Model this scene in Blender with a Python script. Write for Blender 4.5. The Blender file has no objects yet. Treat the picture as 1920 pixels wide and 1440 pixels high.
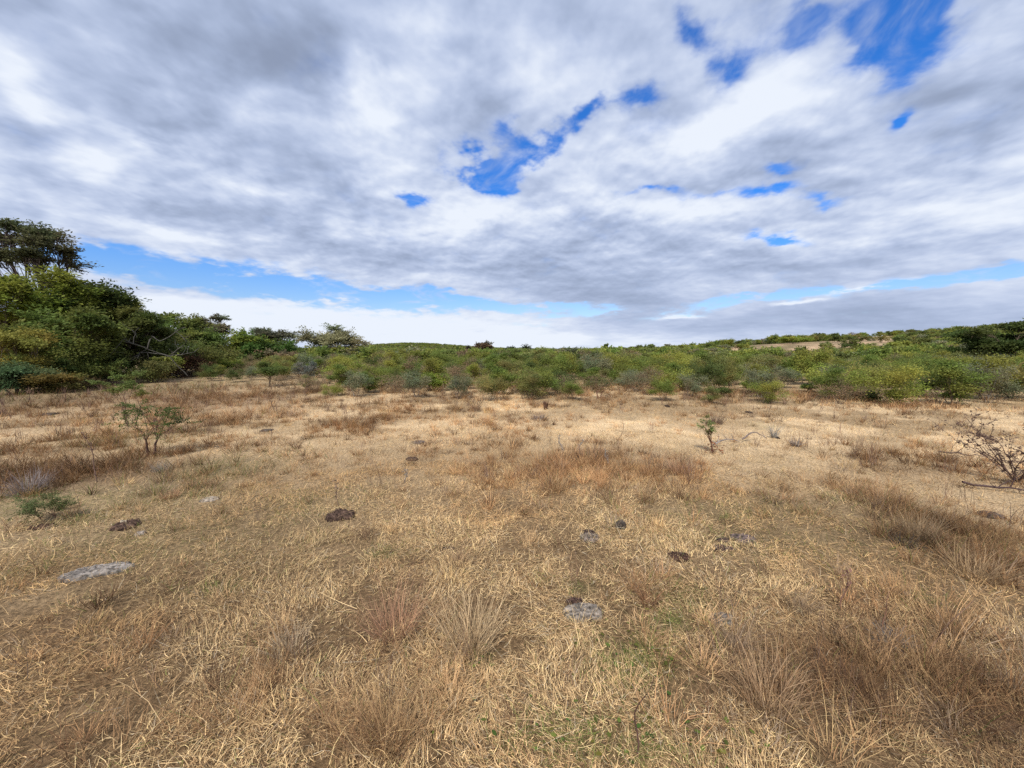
import bpy, math, numpy as np
from mathutils import Vector
rad = math.radians
sc = bpy.context.scene
# ------------------------------------------------------------------ camera
F = 721.0; TILT = rad(5.15); EYE = 1.6          # focal length in 1920-wide pixels
cam = bpy.data.cameras.new('camera'); cam.lens = 36 * F / 1920; cam.clip_start = .05; cam.clip_end = 9000
co = bpy.data.objects.new('camera', cam); sc.collection.objects.link(co)
co.location = (0, 0, EYE); co.rotation_euler = (rad(90) - TILT, 0, 0); sc.camera = co
# ------------------------------------------------------------------ exposure
sc.view_settings.view_transform = 'Standard'; sc.view_settings.look = 'None'
sc.view_settings.gamma = 1; sc.view_settings.exposure = 0.12
sc.render.engine = 'CYCLES'
sc.cycles.max_bounces = 5; sc.cycles.diffuse_bounces = 3; sc.cycles.transmission_bounces = 3; sc.cycles.glossy_bounces = 1
sc.cycles.use_denoising = False; sc.cycles.sample_clamp_indirect = 3.0; sc.cycles.sample_clamp_direct = 8.0
# ------------------------------------------------------------------ sun
SUN_EL, SUN_AZ = 50.0, 200.0                     # azimuth clockwise from the view direction (+Y)
sl = bpy.data.lights.new('sun', 'SUN'); sl.energy = 4.6; sl.angle = rad(5); sl.color = (1, .95, .86)
so = bpy.data.objects.new('sun', sl); sc.collection.objects.link(so)
a, e = rad(SUN_AZ), rad(SUN_EL)
sd = Vector((math.sin(a) * math.cos(e), math.cos(a) * math.cos(e), math.sin(e)))
so.rotation_euler = sd.to_track_quat('Z', 'Y').to_euler(); so.location = (0, 0, 50)

def pix_dir(px, py):
    X = (px - 960) / F; Y = -(py - 720) / F
    return np.array([X, math.cos(TILT) + Y * math.sin(TILT), -math.sin(TILT) + Y * math.cos(TILT)])
def gno(px, py):
    d = pix_dir(px, py); return d[0] / d[1], d[2] / d[1]
# ------------------------------------------------------------------ sky: Nishita + cloud deck, all by direction
w = bpy.data.worlds.new('World'); sc.world = w; w.use_nodes = True
nt = w.node_tree; N = nt.nodes; L = nt.links; N.clear()
def node(t, **k):
    n = N.new(t)
    for a_, b_ in k.items(): setattr(n, a_, b_)
    return n
def inp(n, i, v):
    if isinstance(v, bpy.types.NodeSocket): L.new(v, n.inputs[i])
    elif v is not None: n.inputs[i].default_value = v
def M(op, a_, b_=None, c_=None, clamp=False):
    n = node('ShaderNodeMath', operation=op, use_clamp=clamp)
    inp(n, 0, a_); inp(n, 1, b_); inp(n, 2, c_); return n.outputs[0]
def step(x, lo, hi):
    n = node('ShaderNodeMapRange', interpolation_type='SMOOTHERSTEP'); inp(n, 0, x); n.inputs[1].default_value = lo; n.inputs[2].default_value = hi
    return n.outputs[0]
tc = node('ShaderNodeTexCoord'); sep = node('ShaderNodeSeparateXYZ'); L.new(tc.outputs['Generated'], sep.inputs[0])
dx, dy, dz = sep.outputs
zc = M('ADD', M('MAXIMUM', dz, 0.0), .20)
WA = rad(17)                                     # cloud streets run this far right of straight ahead
s_ = M('DIVIDE', M('ADD', M('MULTIPLY', dx, math.sin(WA)), M('MULTIPLY', dy, math.cos(WA))), zc)
t_ = M('DIVIDE', M('SUBTRACT', M('MULTIPLY', dx, math.cos(WA)), M('MULTIPLY', dy, math.sin(WA))), zc)
cp = node('ShaderNodeCombineXYZ'); L.new(M('MULTIPLY', s_, 1.0), cp.inputs[0]); L.new(t_, cp.inputs[1])
def noise(scale, detail, rough, dist, off=0, ds=0.):
    n = node('ShaderNodeTexNoise'); v = node('ShaderNodeVectorMath', operation='ADD'); L.new(cp.outputs[0], v.inputs[0]); v.inputs[1].default_value = (off + ds, off * 1.7, off * .3)
    L.new(v.outputs[0], n.inputs['Vector'])
    for k_, v_ in (('Scale', scale), ('Detail', detail), ('Roughness', rough), ('Distortion', dist)): n.inputs[k_].default_value = v_
    return n.outputs['Fac']
nBig = noise(1.1, 3, .45, .3, 3.1); nMid = noise(3.4, 6, .45, .15, 8.7); nFine = noise(10, 5, .55, .1, 1.3)
nLit = noise(3.4, 4, .5, .15, 8.7); nLit2 = noise(3.4, 4, .5, .15, 8.7, .06); nP = noise(8.0, 4, .5, .2, 4.4); nP2 = noise(8.0, 4, .5, .2, 4.4, .03)
calm = M('MULTIPLY_ADD', step(dz, .02, .30), .75, .25)
emboss = M('MULTIPLY', M('MULTIPLY_ADD', M('SUBTRACT', nLit2, nLit), 1.7, M('MULTIPLY', M('SUBTRACT', nP2, nP), .5)), calm)
front = M('GREATER_THAN', dy, .05)
yy = M('MAXIMUM', dy, .05)
g = node('ShaderNodeCombineXYZ'); L.new(M('DIVIDE', dx, yy), g.inputs[0]); L.new(M('DIVIDE', dz, yy), g.inputs[1])
# wobble the coordinates so that no patch has a clean outline
nv = node('ShaderNodeTexNoise'); nv.inputs['Scale'].default_value = 2.2; nv.inputs['Detail'].default_value = 5; nv.inputs['Roughness'].default_value = .6; L.new(cp.outputs[0], nv.inputs['Vector'])
v1 = node('ShaderNodeVectorMath', operation='SUBTRACT'); L.new(nv.outputs['Color'], v1.inputs[0]); v1.inputs[1].default_value = (.5, .5, .5)
v2 = node('ShaderNodeVectorMath', operation='MULTIPLY'); L.new(v1.outputs[0], v2.inputs[0])
el = M('MULTIPLY', M('MAXIMUM', dz, 0.0), .62); L.new(el, v2.inputs[1])
gw = node('ShaderNodeVectorMath', operation='ADD'); L.new(g.outputs[0], gw.inputs[0]); L.new(v2.outputs[0], gw.inputs[1])
def patches(lst):
    tot = None
    for px, py, rx, ry, ang, amp in lst:
        X, Z = gno(px, py)
        m = node('ShaderNodeMapping', vector_type='TEXTURE'); L.new(gw.outputs[0], m.inputs['Vector'])
        m.inputs['Location'].default_value = (X, Z, 0); m.inputs['Rotation'].default_value = (0, 0, rad(ang)); m.inputs['Scale'].default_value = (rx / F, ry / F, 1)
        mm = node('ShaderNodeVectorMath', operation='MULTIPLY'); L.new(m.outputs[0], mm.inputs[0]); mm.inputs[1].default_value = (1, 1, 0)
        dt = node('ShaderNodeVectorMath', operation='DOT_PRODUCT'); L.new(mm.outputs[0], dt.inputs[0]); L.new(mm.outputs[0], dt.inputs[1])
        gs = M('MULTIPLY', M('EXPONENT', M('MULTIPLY', dt.outputs['Value'], -1.0)), amp)
        tot = gs if tot is None else M('ADD', tot, gs)
    return M('MULTIPLY', tot, front)
HOLES = [  # px, py, radius along, radius across, tilt (anticlockwise), depth
    (1700, 60, 90, 66, 25, 1.35), (1640, 110, 44, 50, 0, .6), (1775, 15, 70, 28, 35, .8), (1655, 30, 60, 40, 0, .5),
    (1270, 30, 50, 30, -25, .85), (1355, 100, 36, 34, 0, .75), (1505, 32, 44, 36, 0, 1.2), (1430, 60, 150, 60, -20, .2),
    (1105, 205, 55, 20, 50, 1.15), (1055, 252, 34, 26, 55, 1.1), (1000, 270, 46, 26, -15, 1.4), (893, 302, 46, 24, -20, 2.0), (955, 305, 80, 18, 5, .8), (1180, 165, 60, 26, 20, .9),
    (785, 352, 36, 20, -35, 1.7), (760, 345, 40, 16, -20, .35),
    (1690, 228, 24, 14, 60, .8), (1480, 318, 34, 13, 20, .75), (1440, 365, 44, 9, 15, .6), (1540, 305, 30, 12, 40, .5), (1460, 447, 54, 13, 0, 1.5), (1550, 370, 50, 10, 0, .5),
    (1225, 353, 60, 9, 3, .5), (1330, 365, 90, 10, 0, .35),
    # clear wedge under the edge of the deck
    (250, 502, 120, 24, -9, 1.35), (400, 520, 150, 27, -7, 1.35), (580, 543, 150, 25, -8, 1.35), (760, 559, 130, 19, -6, 1.35), (920, 572, 110, 13, -6, 1.3), (1060, 581, 90, 9, -5, 1.2),
    (1135, 585, 26, 6, 8, 1.2), (150, 480, 90, 22, 0, 1.2),
    (1330, 568, 70, 11, 12, .9), (1450, 552, 110, 11, 6, 1.0), (1620, 541, 130, 11, 5, 1.1), (1790, 524, 120, 12, 7, 1.15), (1915, 512, 80, 14, 5, 1.2), (1270, 590, 40, 8, 5, .8), (1010, 612, 60, 4, 0, .5)]
holes = patches(HOLES)
BRIGHT = [(675, 180, 60, 50, 0, .30), (790, 55, 70, 40, 0, .26), (980, 110, 120, 60, 0, .12), (570, 215, 40, 25, 0, .16), (735, 210, 60, 35, 0, .16), (700, 270, 110, 40, -10, .12),
    (1440, 150, 95, 60, 25, .36), (1350, 235, 130, 40, 20, .34), (1250, 240, 110, 40, 0, .2), (1560, 190, 90, 50, 20, .16), (1180, 390, 210, 28, -3, .22), (900, 350, 70, 40, 10, .2), (950, 400, 170, 30, 8, .15),
    (280, 285, 70, 14, -25, .30), (60, 200, 90, 30, -38, .28), (20, 120, 60, 30, -38, .3), (150, 300, 120, 16, -6, .22), (480, 365, 110, 14, -15, .20), (320, 435, 150, 10, -10, .2), (850, 430, 200, 20, -5, .14),
    (1750, 380, 200, 16, 20, .18), (1850, 190, 110, 30, 30, .12), (1820, 90, 90, 40, 40, .12), (1700, 440, 260, 12, 6, .12),
    (600, 600, 420, 34, -3, .55), (930, 640, 260, 16, 0, .4), (300, 580, 160, 24, -5, .35), (1275, 594, 34, 4, 4, .9), (1640, 536, 120, 5, 6, .7), (1500, 565, 50, 4, 8, .6)]
DARK = [(430, 70, 230, 110, -20, .34), (180, 60, 200, 90, -30, .14), (290, 235, 120, 60, -35, .30), (560, 90, 70, 60, 0, .16), (60, 250, 130, 28, -15, .16), (330, 400, 140, 28, -8, .30), (100, 350, 140, 26, -12, .10),
    (560, 420, 90, 30, -15, .16), (620, 310, 120, 40, -10, .12), (920, 250, 160, 30, 12, .14), (1100, 60, 110, 60, 20, .12), (900, 130, 70, 60, 0, .10),
    (1450, 300, 160, 30, 15, .18), (1620, 260, 160, 34, 25, .12), (1200, 450, 330, 24, -5, .18), (1450, 400, 160, 24, 10, .16), (700, 480, 260, 18, -8, .20), (1050, 520, 260, 20, -4, .20), (1700, 400, 200, 14, 18, .18),
    (1800, 450, 200, 18, 10, .16), (1400, 500, 200, 20, 3, .16), (1650, 600, 420, 40, 0, .26), (1150, 560, 140, 14, -3, .26), (1820, 280, 150, 26, 22, .12)]
shade = M('SUBTRACT', patches(BRIGHT), patches(DARK))
ragged = M('MULTIPLY_ADD', M('MINIMUM', holes, 1.0), 1.5, .75)
cov = M('SUBTRACT', M('ADD', M('MULTIPLY_ADD', M('SUBTRACT', nBig, .5), .4, 1.05), M('MULTIPLY', M('MULTIPLY_ADD', M('SUBTRACT', nMid, .5), 1.7, M('MULTIPLY', M('SUBTRACT', nFine, .5), 1.2)), ragged)), M('MULTIPLY', holes, 1.1))
alpha = step(cov, -.30, 1.0)
nVeil = noise(4.2, 5, .6, .5, 12.3); veil = M('MULTIPLY', step(nVeil, .46, .80), .60)
alpha = M('ADD', alpha, M('MULTIPLY', M('SUBTRACT', 1.0, alpha), veil))
B = M('ADD', M('ADD', M('MULTIPLY_ADD', M('SUBTRACT', nBig, .5), .75, .65), M('MULTIPLY_ADD', M('MULTIPLY', M('SUBTRACT', nMid, .5), calm), .9, emboss)), M('MULTIPLY_ADD', M('SUBTRACT', nFine, .5), .18, shade), clamp=True)
cr = node('ShaderNodeValToRGB'); L.new(B, cr.inputs[0]); cr.color_ramp.interpolation = 'B_SPLINE'
el_ = cr.color_ramp.elements; el_[0].position = 0; el_[0].color = (.24, .29, .41, 1); el_[1].position = 1; el_[1].color = (.80, .85, .93, 1)
for p, c in ((.3, (.33, .40, .56, 1)), (.55, (.45, .53, .72, 1)), (.78, (.62, .69, .84, 1))):
    x_ = el_.new(p); x_.color = c
sky = node('ShaderNodeTexSky', sky_type='NISHITA', sun_disc=False, sun_elevation=rad(SUN_EL), sun_rotation=rad(SUN_AZ), air_density=1.0, dust_density=.6, ozone_density=3.0)
hs = node('ShaderNodeHueSaturation'); hs.inputs['Saturation'].default_value = 1.1; L.new(sky.outputs[0], hs.inputs['Color'])
tn = node('ShaderNodeVectorMath', operation='MULTIPLY'); L.new(hs.outputs[0], tn.inputs[0]); tv = node('ShaderNodeMix', data_type='RGBA'); L.new(step(dz, .02, .35), tv.inputs[0]); tv.inputs[6].default_value = (1.0, 1.05, 1.25, 1); tv.inputs[7].default_value = (.35, 1.0, 1.75, 1); L.new(tv.outputs[2], tn.inputs[1])
b1 = node('ShaderNodeBackground'); b1.inputs[1].default_value = .11; L.new(tn.outputs[0], b1.inputs[0])
b2 = node('ShaderNodeBackground'); b2.inputs[1].default_value = 1.0; L.new(cr.outputs[0], b2.inputs[0])
mx = node('ShaderNodeMixShader'); L.new(alpha, mx.inputs[0]); L.new(b1.outputs[0], mx.inputs[1]); L.new(b2.outputs[0], mx.inputs[2])
wo = node('ShaderNodeOutputWorld'); L.new(mx.outputs[0], wo.inputs[0])
w.cycles.sampling_method = 'MANUAL'; w.cycles.sample_map_resolution = 512

# ------------------------------------------------------------------ numeric helpers
def vn(x, y, seed=0):
    x = np.asarray(x, float); y = np.asarray(y, float)
    xi = np.floor(x).astype(np.int64); yi = np.floor(y).astype(np.int64); fx = x - xi; fy = y - yi
    fx = fx * fx * (3 - 2 * fx); fy = fy * fy * (3 - 2 * fy)
    def h(a_, b_):
        n = (a_ * 374761393 + b_ * 668265263 + seed * 974634777) & 0xffffffff
        n = ((n ^ (n >> 13)) * 1274126177) & 0xffffffff
        return ((n ^ (n >> 16)) & 0xffff) / 65535.
    return (h(xi, yi) * (1 - fx) + h(xi + 1, yi) * fx) * (1 - fy) + (h(xi, yi + 1) * (1 - fx) + h(xi + 1, yi + 1) * fx) * fy
def fbm(x, y, seed=0, o=4):
    s = 0; a_ = .5
    for i in range(o): s = s + a_ * vn(x * 2 ** i, y * 2 ** i, seed + i * 7); a_ *= .5
    return s / (1 - .5 ** o)
def S(lo, hi, x):
    t = np.clip((x - lo) / (hi - lo), 0, 1); return t * t * (3 - 2 * t)
MOUNDS = [(50, 70, 14, 1.3), (108, 118, 20, 1.3), (46, 54, 8, .8), (39, 64, 9, .7), (64, 76, 10, .8)]   # rises with open reddish faces
def open_face(x, y): return sum(np.exp(-((x - mx) / (mr * .95)) ** 2 - ((y - my + mr * .45) / (mr * .9)) ** 2) for mx, my, mr, mh in MOUNDS)
def height(x, y):
    x = np.asarray(x, float); y = np.asarray(y, float); r = np.hypot(x, y)
    u = x / np.maximum(y, 5.)
    h = .05 * (fbm(x * .7, y * .7, 5, 3) - .5) * S(0, 3, r)
    right = np.clip((u - .2) * 6.2, 0, 9) * S(32, 165, r) * S(0, 20, y)
    h = h + right * (.86 + .28 * fbm(x * .02, y * .02, 9, 3))
    h = h + 0 * S(120, 260, r) * S(-.25, .05, u) * S(0, 20, y) + 1.0 * (fbm(x * .008, y * .008, 2, 3) - .5) * S(90, 250, r) * S(.2, .5, u) - 1.7 * S(55, 150, r) * S(.38, .1, u) * S(0, 20, y)
    h = h + 9.5 * np.exp(-((x + 165) / 95) ** 2 - ((y - 620) / 110) ** 2) + 1.5 * np.exp(-((x + 60) / 90) ** 2 - ((y - 640) / 90) ** 2)
    for mx, my, mr, mh in MOUNDS: h = h + mh * np.exp(-((x - mx) / mr) ** 2 - ((y - my) / (mr * 1.1)) ** 2)
    return h - S(900, 5000, r) * 40
def on_ground(px, py, up=0.):
    """the point of the ground seen at a pixel"""
    d = pix_dir(px, py); d = d / np.linalg.norm(d); t = .5; o = np.array([0, 0, EYE])
    while t < 900:
        p = o + d * t
        if p[2] <= height(p[0], p[1]) + up: break
        t *= 1.004
    p = o + d * t; return float(p[0]), float(p[1])
def at_depth(px, py, Y):
    """x and height above ground of a point at a pixel and a distance Y ahead"""
    X, Z = gno(px, py); x = X * Y; return float(x), float(EYE + Z * Y - height(x, Y))
# ------------------------------------------------------------------ mesh helpers
class MB:
    def __init__(s): s.v = []; s.f3 = []; s.f4 = []; s.c = []; s.n = 0; s.sm = False
    def add(s, v, f3=None, f4=None, c=None):
        v = np.asarray(v, float).reshape(-1, 3)
        if f3 is not None and len(f3): s.f3.append(np.asarray(f3, np.int64) + s.n)
        if f4 is not None and len(f4): s.f4.append(np.asarray(f4, np.int64) + s.n)
        s.v.append(v); c = np.ones(3) if c is None else np.asarray(c, float)
        s.c.append(np.broadcast_to(c, (len(v), 3)) if c.ndim == 1 else c); s.n += len(v)
    def tube(s, pts, r, k=5, c=(1, 1, 1)):
        pts = np.asarray(pts, float); r = np.broadcast_to(np.asarray(r, float), (len(pts),)); n = len(pts)
        tg = np.gradient(pts, axis=0); tg /= np.linalg.norm(tg, axis=1)[:, None] + 1e-9
        ref = np.where(np.abs(tg[:, 2:3]) > .9, [[1., 0, 0]], [[0, 0, 1.]]); a_ = np.cross(tg, ref); a_ /= np.linalg.norm(a_, axis=1)[:, None] + 1e-9; b_ = np.cross(tg, a_)
        th = np.arange(k) * 2 * np.pi / k
        ring = pts[:, None] + r[:, None, None] * (np.cos(th)[None, :, None] * a_[:, None] + np.sin(th)[None, :, None] * b_[:, None])
        i = np.arange(n - 1)[:, None] * k + np.arange(k)[None]; j = np.arange(n - 1)[:, None] * k + (np.arange(k)[None] + 1) % k
        s.add(ring.reshape(-1, 3), None, np.stack([i, j, j + k, i + k], -1).reshape(-1, 4), c)
    def mesh(s, name, mat, smooth=False):
        me = bpy.data.meshes.new(name); v = np.concatenate(s.v); c = np.concatenate(s.c)
        f4 = np.concatenate(s.f4) if s.f4 else np.zeros((0, 4), int); f3 = np.concatenate(s.f3) if s.f3 else np.zeros((0, 3), int)
        me.vertices.add(len(v)); me.vertices.foreach_set('co', v.astype(np.float32).ravel())
        lp = np.concatenate([f4.ravel(), f3.ravel()]).astype(np.int32)
        me.loops.add(len(lp)); me.loops.foreach_set('vertex_index', lp)
        st = np.concatenate([np.arange(len(f4)) * 4, len(f4) * 4 + np.arange(len(f3)) * 3]).astype(np.int32)
        me.polygons.add(len(st)); me.polygons.foreach_set('loop_start', st)
        if smooth: me.polygons.foreach_set('use_smooth', np.ones(len(st), bool))
        me.update(calc_edges=True)
        at = me.attributes.new('Col', 'FLOAT_COLOR', 'POINT'); at.data.foreach_set('color', np.concatenate([c, np.ones((len(c), 1))], 1).astype(np.float32).ravel())
        me.materials.append(mat); return me
def link(name, data, parent=None, loc=None, rz=0, scale=None):
    o = bpy.data.objects.new(name, data); sc.collection.objects.link(o)
    if parent: o.parent = parent
    if loc is not None: o.location = loc
    if rz: o.rotation_euler = (0, 0, rz)
    if scale is not None: o.scale = scale if hasattr(scale, '__len__') else (scale,) * 3
    return o
USED = {}
def tag(o, label, cat, group=None):
    o['label'] = label; o['category'] = cat
    if group: o['group'] = group
    return o
# ------------------------------------------------------------------ materials
def mat(name, trans=0., rough=.9, jitter=.0, bump=None, mixc=None, spec=.15):
    m = bpy.data.materials.new(name); m.use_nodes = True; t = m.node_tree; n = t.nodes; l = t.links; n.clear()
    at = n.new('ShaderNodeAttribute'); at.attribute_name = 'Col'; col = at.outputs['Color']
    if mixc:   # (scale, dark factor, light factor)
        tx = n.new('ShaderNodeTexCoord'); no = n.new('ShaderNodeTexNoise'); no.inputs['Scale'].default_value = mixc[0]; no.inputs['Detail'].default_value = 6; no.inputs['Roughness'].default_value = .65
        l.new(tx.outputs['Object'], no.inputs['Vector']); rp = n.new('ShaderNodeMapRange'); l.new(no.outputs['Fac'], rp.inputs[0])
        for i_, v_ in ((1, .3), (2, .7), (3, mixc[1]), (4, mixc[2])): rp.inputs[i_].default_value = v_
        vm = n.new('ShaderNodeVectorMath'); vm.operation = 'SCALE'; l.new(col, vm.inputs[0]); l.new(rp.outputs[0], vm.inputs['Scale']); col = vm.outputs[0]
    if jitter:
        oi = n.new('ShaderNodeObjectInfo'); rp = n.new('ShaderNodeMapRange'); l.new(oi.outputs['Random'], rp.inputs[0]); rp.inputs[3].default_value = 1 - jitter; rp.inputs[4].default_value = 1 + jitter
        vm = n.new('ShaderNodeVectorMath'); vm.operation = 'SCALE'; l.new(col, vm.inputs[0]); l.new(rp.outputs[0], vm.inputs['Scale']); col = vm.outputs[0]
    p = n.new('ShaderNodeBsdfPrincipled'); l.new(col, p.inputs['Base Color']); p.inputs['Roughness'].default_value = rough; p.inputs['Specular IOR Level'].default_value = spec
    if bump:
        tx = n.new('ShaderNodeTexCoord'); no = n.new('ShaderNodeTexNoise'); no.inputs['Scale'].default_value = bump[0]; no.inputs['Detail'].default_value = 8; l.new(tx.outputs['Object'], no.inputs['Vector'])
        bp = n.new('ShaderNodeBump'); bp.inputs['Strength'].default_value = bump[1]; bp.inputs['Distance'].default_value = bump[2]; l.new(no.outputs['Fac'], bp.inputs['Height']); l.new(bp.outputs[0], p.inputs['Normal'])
    sh = p.outputs[0]
    if trans:
        tr = n.new('ShaderNodeBsdfTranslucent'); l.new(col, tr.inputs[0]); ms = n.new('ShaderNodeMixShader'); ms.inputs[0].default_value = trans; l.new(sh, ms.inputs[1]); l.new(tr.outputs[0], ms.inputs[2]); sh = ms.outputs[0]
    o = n.new('ShaderNodeOutputMaterial'); l.new(sh, o.inputs[0]); return m
M_LEAF = mat('leaf', .42, .7, .14, spec=.2); M_BARK = mat('bark', 0, .95, .1, mixc=(9, .6, 1.3)); M_GRASS = mat('grass blade', .25, .8, spec=.15)
M_DUNG = mat('dried dung', 0, .95, 0, bump=(60, .9, .02), mixc=(22, .55, 1.45)); M_STONE = mat('stone', 0, .9, 0, bump=(40, .8, .02), mixc=(12, .6, 1.35))

# patches of the field: (px, py, rx, ry, strength) at their place on the ground
def spots(lst):
    out = []
    for px, py, rx, ry, s in lst:
        x, y = on_ground(px, py); _, y1 = on_ground(px, max(py - ry, 668)); _, y0 = on_ground(px, py + ry)
        out.append((x, y, rx / F * y, max((y1 - y0) / 2, .05), s))
    return out
def field(sp, x, y):
    t = np.zeros_like(x)
    for cx, cy, rx, ry, s in sp: t = np.maximum(t, s * np.exp(-((x - cx) / rx) ** 2 - ((y - cy) / ry) ** 2))
    return t
TALL = spots([(650, 722, 200, 18, 1.3), (900, 728, 220, 18, 1.3), (1150, 730, 220, 18, 1.3), (1400, 742, 200, 18, 1.2), (1650, 750, 200, 18, 1.2), (1850, 755, 160, 16, 1.0), (150, 745, 220, 26, 1.6), (350, 740, 160, 24, 1.8), (60, 790, 120, 22, 1.0), (250, 800, 160, 26, .9), (420, 780, 170, 40, 1.3), (380, 860, 150, 26, .8), (120, 885, 220, 36, 1.7), (480, 735, 120, 20, 1.5), (1000, 1300, 120, 60, .35), (300, 1200, 200, 60, .35), (560, 770, 120, 20, .7), (700, 760, 160, 18, .7), (1250, 765, 160, 14, .6), (900, 800, 120, 18, .6), (1450, 850, 100, 18, .4),(470, 760, 130, 35, .9), (690, 795, 90, 26, .8), (390, 790, 120, 20, .6), (610, 850, 90, 22, .7), (1080, 880, 190, 45, .95), (1000, 840, 220, 26, .6), (780, 765, 180, 30, .7),
    (1130, 930, 120, 36, .6), (250, 890, 210, 40, .85), (60, 900, 120, 40, .9), (1650, 850, 150, 34, .8), (1700, 960, 130, 60, .95), (1560, 930, 130, 36, .5), (1800, 1050, 110, 60, .8), (1260, 880, 60, 24, .8),
    (1600, 1280, 330, 130, 1.0), (1850, 1250, 140, 160, .9), (1450, 1190, 160, 50, .7), (820, 1220, 130, 130, .8), (720, 1340, 150, 90, .9), (640, 1120, 60, 40, .4), (770, 1040, 80, 26, .5), (1200, 1110, 40, 26, .7),
    (450, 1330, 250, 70, .45), (1340, 1390, 100, 50, .5), (100, 1400, 200, 60, .5), (1500, 745, 200, 16, .6), (1050, 750, 300, 14, .6), (1750, 800, 160, 12, .4), (120, 760, 150, 20, .6)])
GREEN = spots([(420, 880, 110, 26, .65), (250, 930, 190, 26, .6), (40, 950, 100, 26, .8), (150, 975, 60, 14, .7), (300, 1010, 260, 60, .32), (560, 950, 120, 40, .3), (1190, 1240, 80, 46, .75), (1080, 1390, 130, 50, .55), (1090, 1104, 28, 12, .9), (1258, 1170, 44, 18, 1.2),
    (1020, 1090, 14, 8, .7), (1360, 972, 28, 8, .8), (400, 1105, 60, 16, .55), (1440, 965, 30, 8, .6), (1750, 1135, 40, 12, .7), (900, 1235, 30, 14, .6), (1210, 1410, 120, 40, .5), (1290, 1130, 70, 30, .45), (1400, 960, 250, 24, .35), (1500, 1010, 260, 40, .3),
    (60, 740, 160, 24, .8), (330, 725, 120, 14, .6), (1560, 935, 30, 8, .6), (250, 830, 130, 16, .4), (720, 1040, 50, 14, .4), (1430, 800, 30, 8, .5), (80, 1060, 60, 40, .4)])
PALE = spots([(1250, 800, 330, 26, .9), (1650, 830, 260, 20, .8), (950, 770, 160, 10, .7), (180, 800, 160, 16, .8), (850, 900, 90, 26, .5), (1850, 960, 120, 40, .7), (1350, 880, 130, 30, .6), (720, 960, 150, 40, .45), (1400, 1050, 150, 26, .4), (1230, 950, 60, 30, .4), (80, 1110, 130, 30, .5), (600, 1040, 90, 20, .3)])
BROWN = spots([(120, 745, 260, 28, 1.1), (400, 750, 180, 28, .9), (60, 800, 140, 20, .5), (150, 885, 260, 34, 1.1), (120, 900, 230, 26, .9), (470, 750, 150, 26, .7), (60, 850, 120, 16, .5), (300, 905, 140, 18, .5), (1750, 1010, 140, 50, .8), (1850, 1340, 200, 120, 1.0), (1600, 1260, 240, 90, .85), (720, 1180, 60, 100, .5), (780, 1060, 60, 22, .6), (1700, 880, 90, 20, .6), (1190, 1110, 24, 20, .9), (250, 1080, 250, 26, .35), (150, 1180, 250, 40, .45)])

# ------------------------------------------------------------------ ground
def ground_material():
    m = bpy.data.materials.new('field soil and thatch'); m.use_nodes = True; t = m.node_tree; n = t.nodes; l = t.links; n.clear()
    ge = n.new('ShaderNodeNewGeometry'); at = n.new('ShaderNodeAttribute'); at.attribute_name = 'Col'
    def nz(sx, sy, det, ro):
        mp = n.new('ShaderNodeMapping'); mp.inputs['Scale'].default_value = (sx, sy, sx); l.new(ge.outputs['Position'], mp.inputs[0])
        no = n.new('ShaderNodeTexNoise'); no.inputs['Scale'].default_value = 1; no.inputs['Detail'].default_value = det; no.inputs['Roughness'].default_value = ro; l.new(mp.outputs[0], no.inputs['Vector']); return no.outputs['Fac']
    f1 = nz(38, 38, 9, .75); f2 = nz(2.2, 2.2, 6, .6)
    r1 = n.new('ShaderNodeMapRange'); l.new(f1, r1.inputs[0]); r1.inputs[1].default_value = .36; r1.inputs[2].default_value = .64; r1.inputs[3].default_value = .35; r1.inputs[4].default_value = 1.35
    r2 = n.new('ShaderNodeMapRange'); l.new(f2, r2.inputs[0]); r2.inputs[1].default_value = .3; r2.inputs[2].default_value = .7; r2.inputs[3].default_value = .80; r2.inputs[4].default_value = 1.16
    mu = n.new('ShaderNodeMath'); mu.operation = 'MULTIPLY'; l.new(r1.outputs[0], mu.inputs[0]); l.new(r2.outputs[0], mu.inputs[1])
    vm = n.new('ShaderNodeVectorMath'); vm.operation = 'SCALE'; l.new(at.outputs['Color'], vm.inputs[0]); l.new(mu.outputs[0], vm.inputs['Scale'])
    p = n.new('ShaderNodeBsdfPrincipled'); l.new(vm.outputs[0], p.inputs['Base Color']); p.inputs['Roughness'].default_value = 1; p.inputs['Specular IOR Level'].default_value = .05
    bp = n.new('ShaderNodeBump'); bp.inputs['Strength'].default_value = .8; bp.inputs['Distance'].default_value = .03; l.new(f1, bp.inputs['Height']); l.new(bp.outputs[0], p.inputs['Normal'])
    o = n.new('ShaderNodeOutputMaterial'); l.new(p.outputs[0], o.inputs[0]); return m
def mixc(a_, b_, f): f = np.asarray(f)[..., None]; return np.asarray(a_) * (1 - f) + np.asarray(b_) * f
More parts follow.
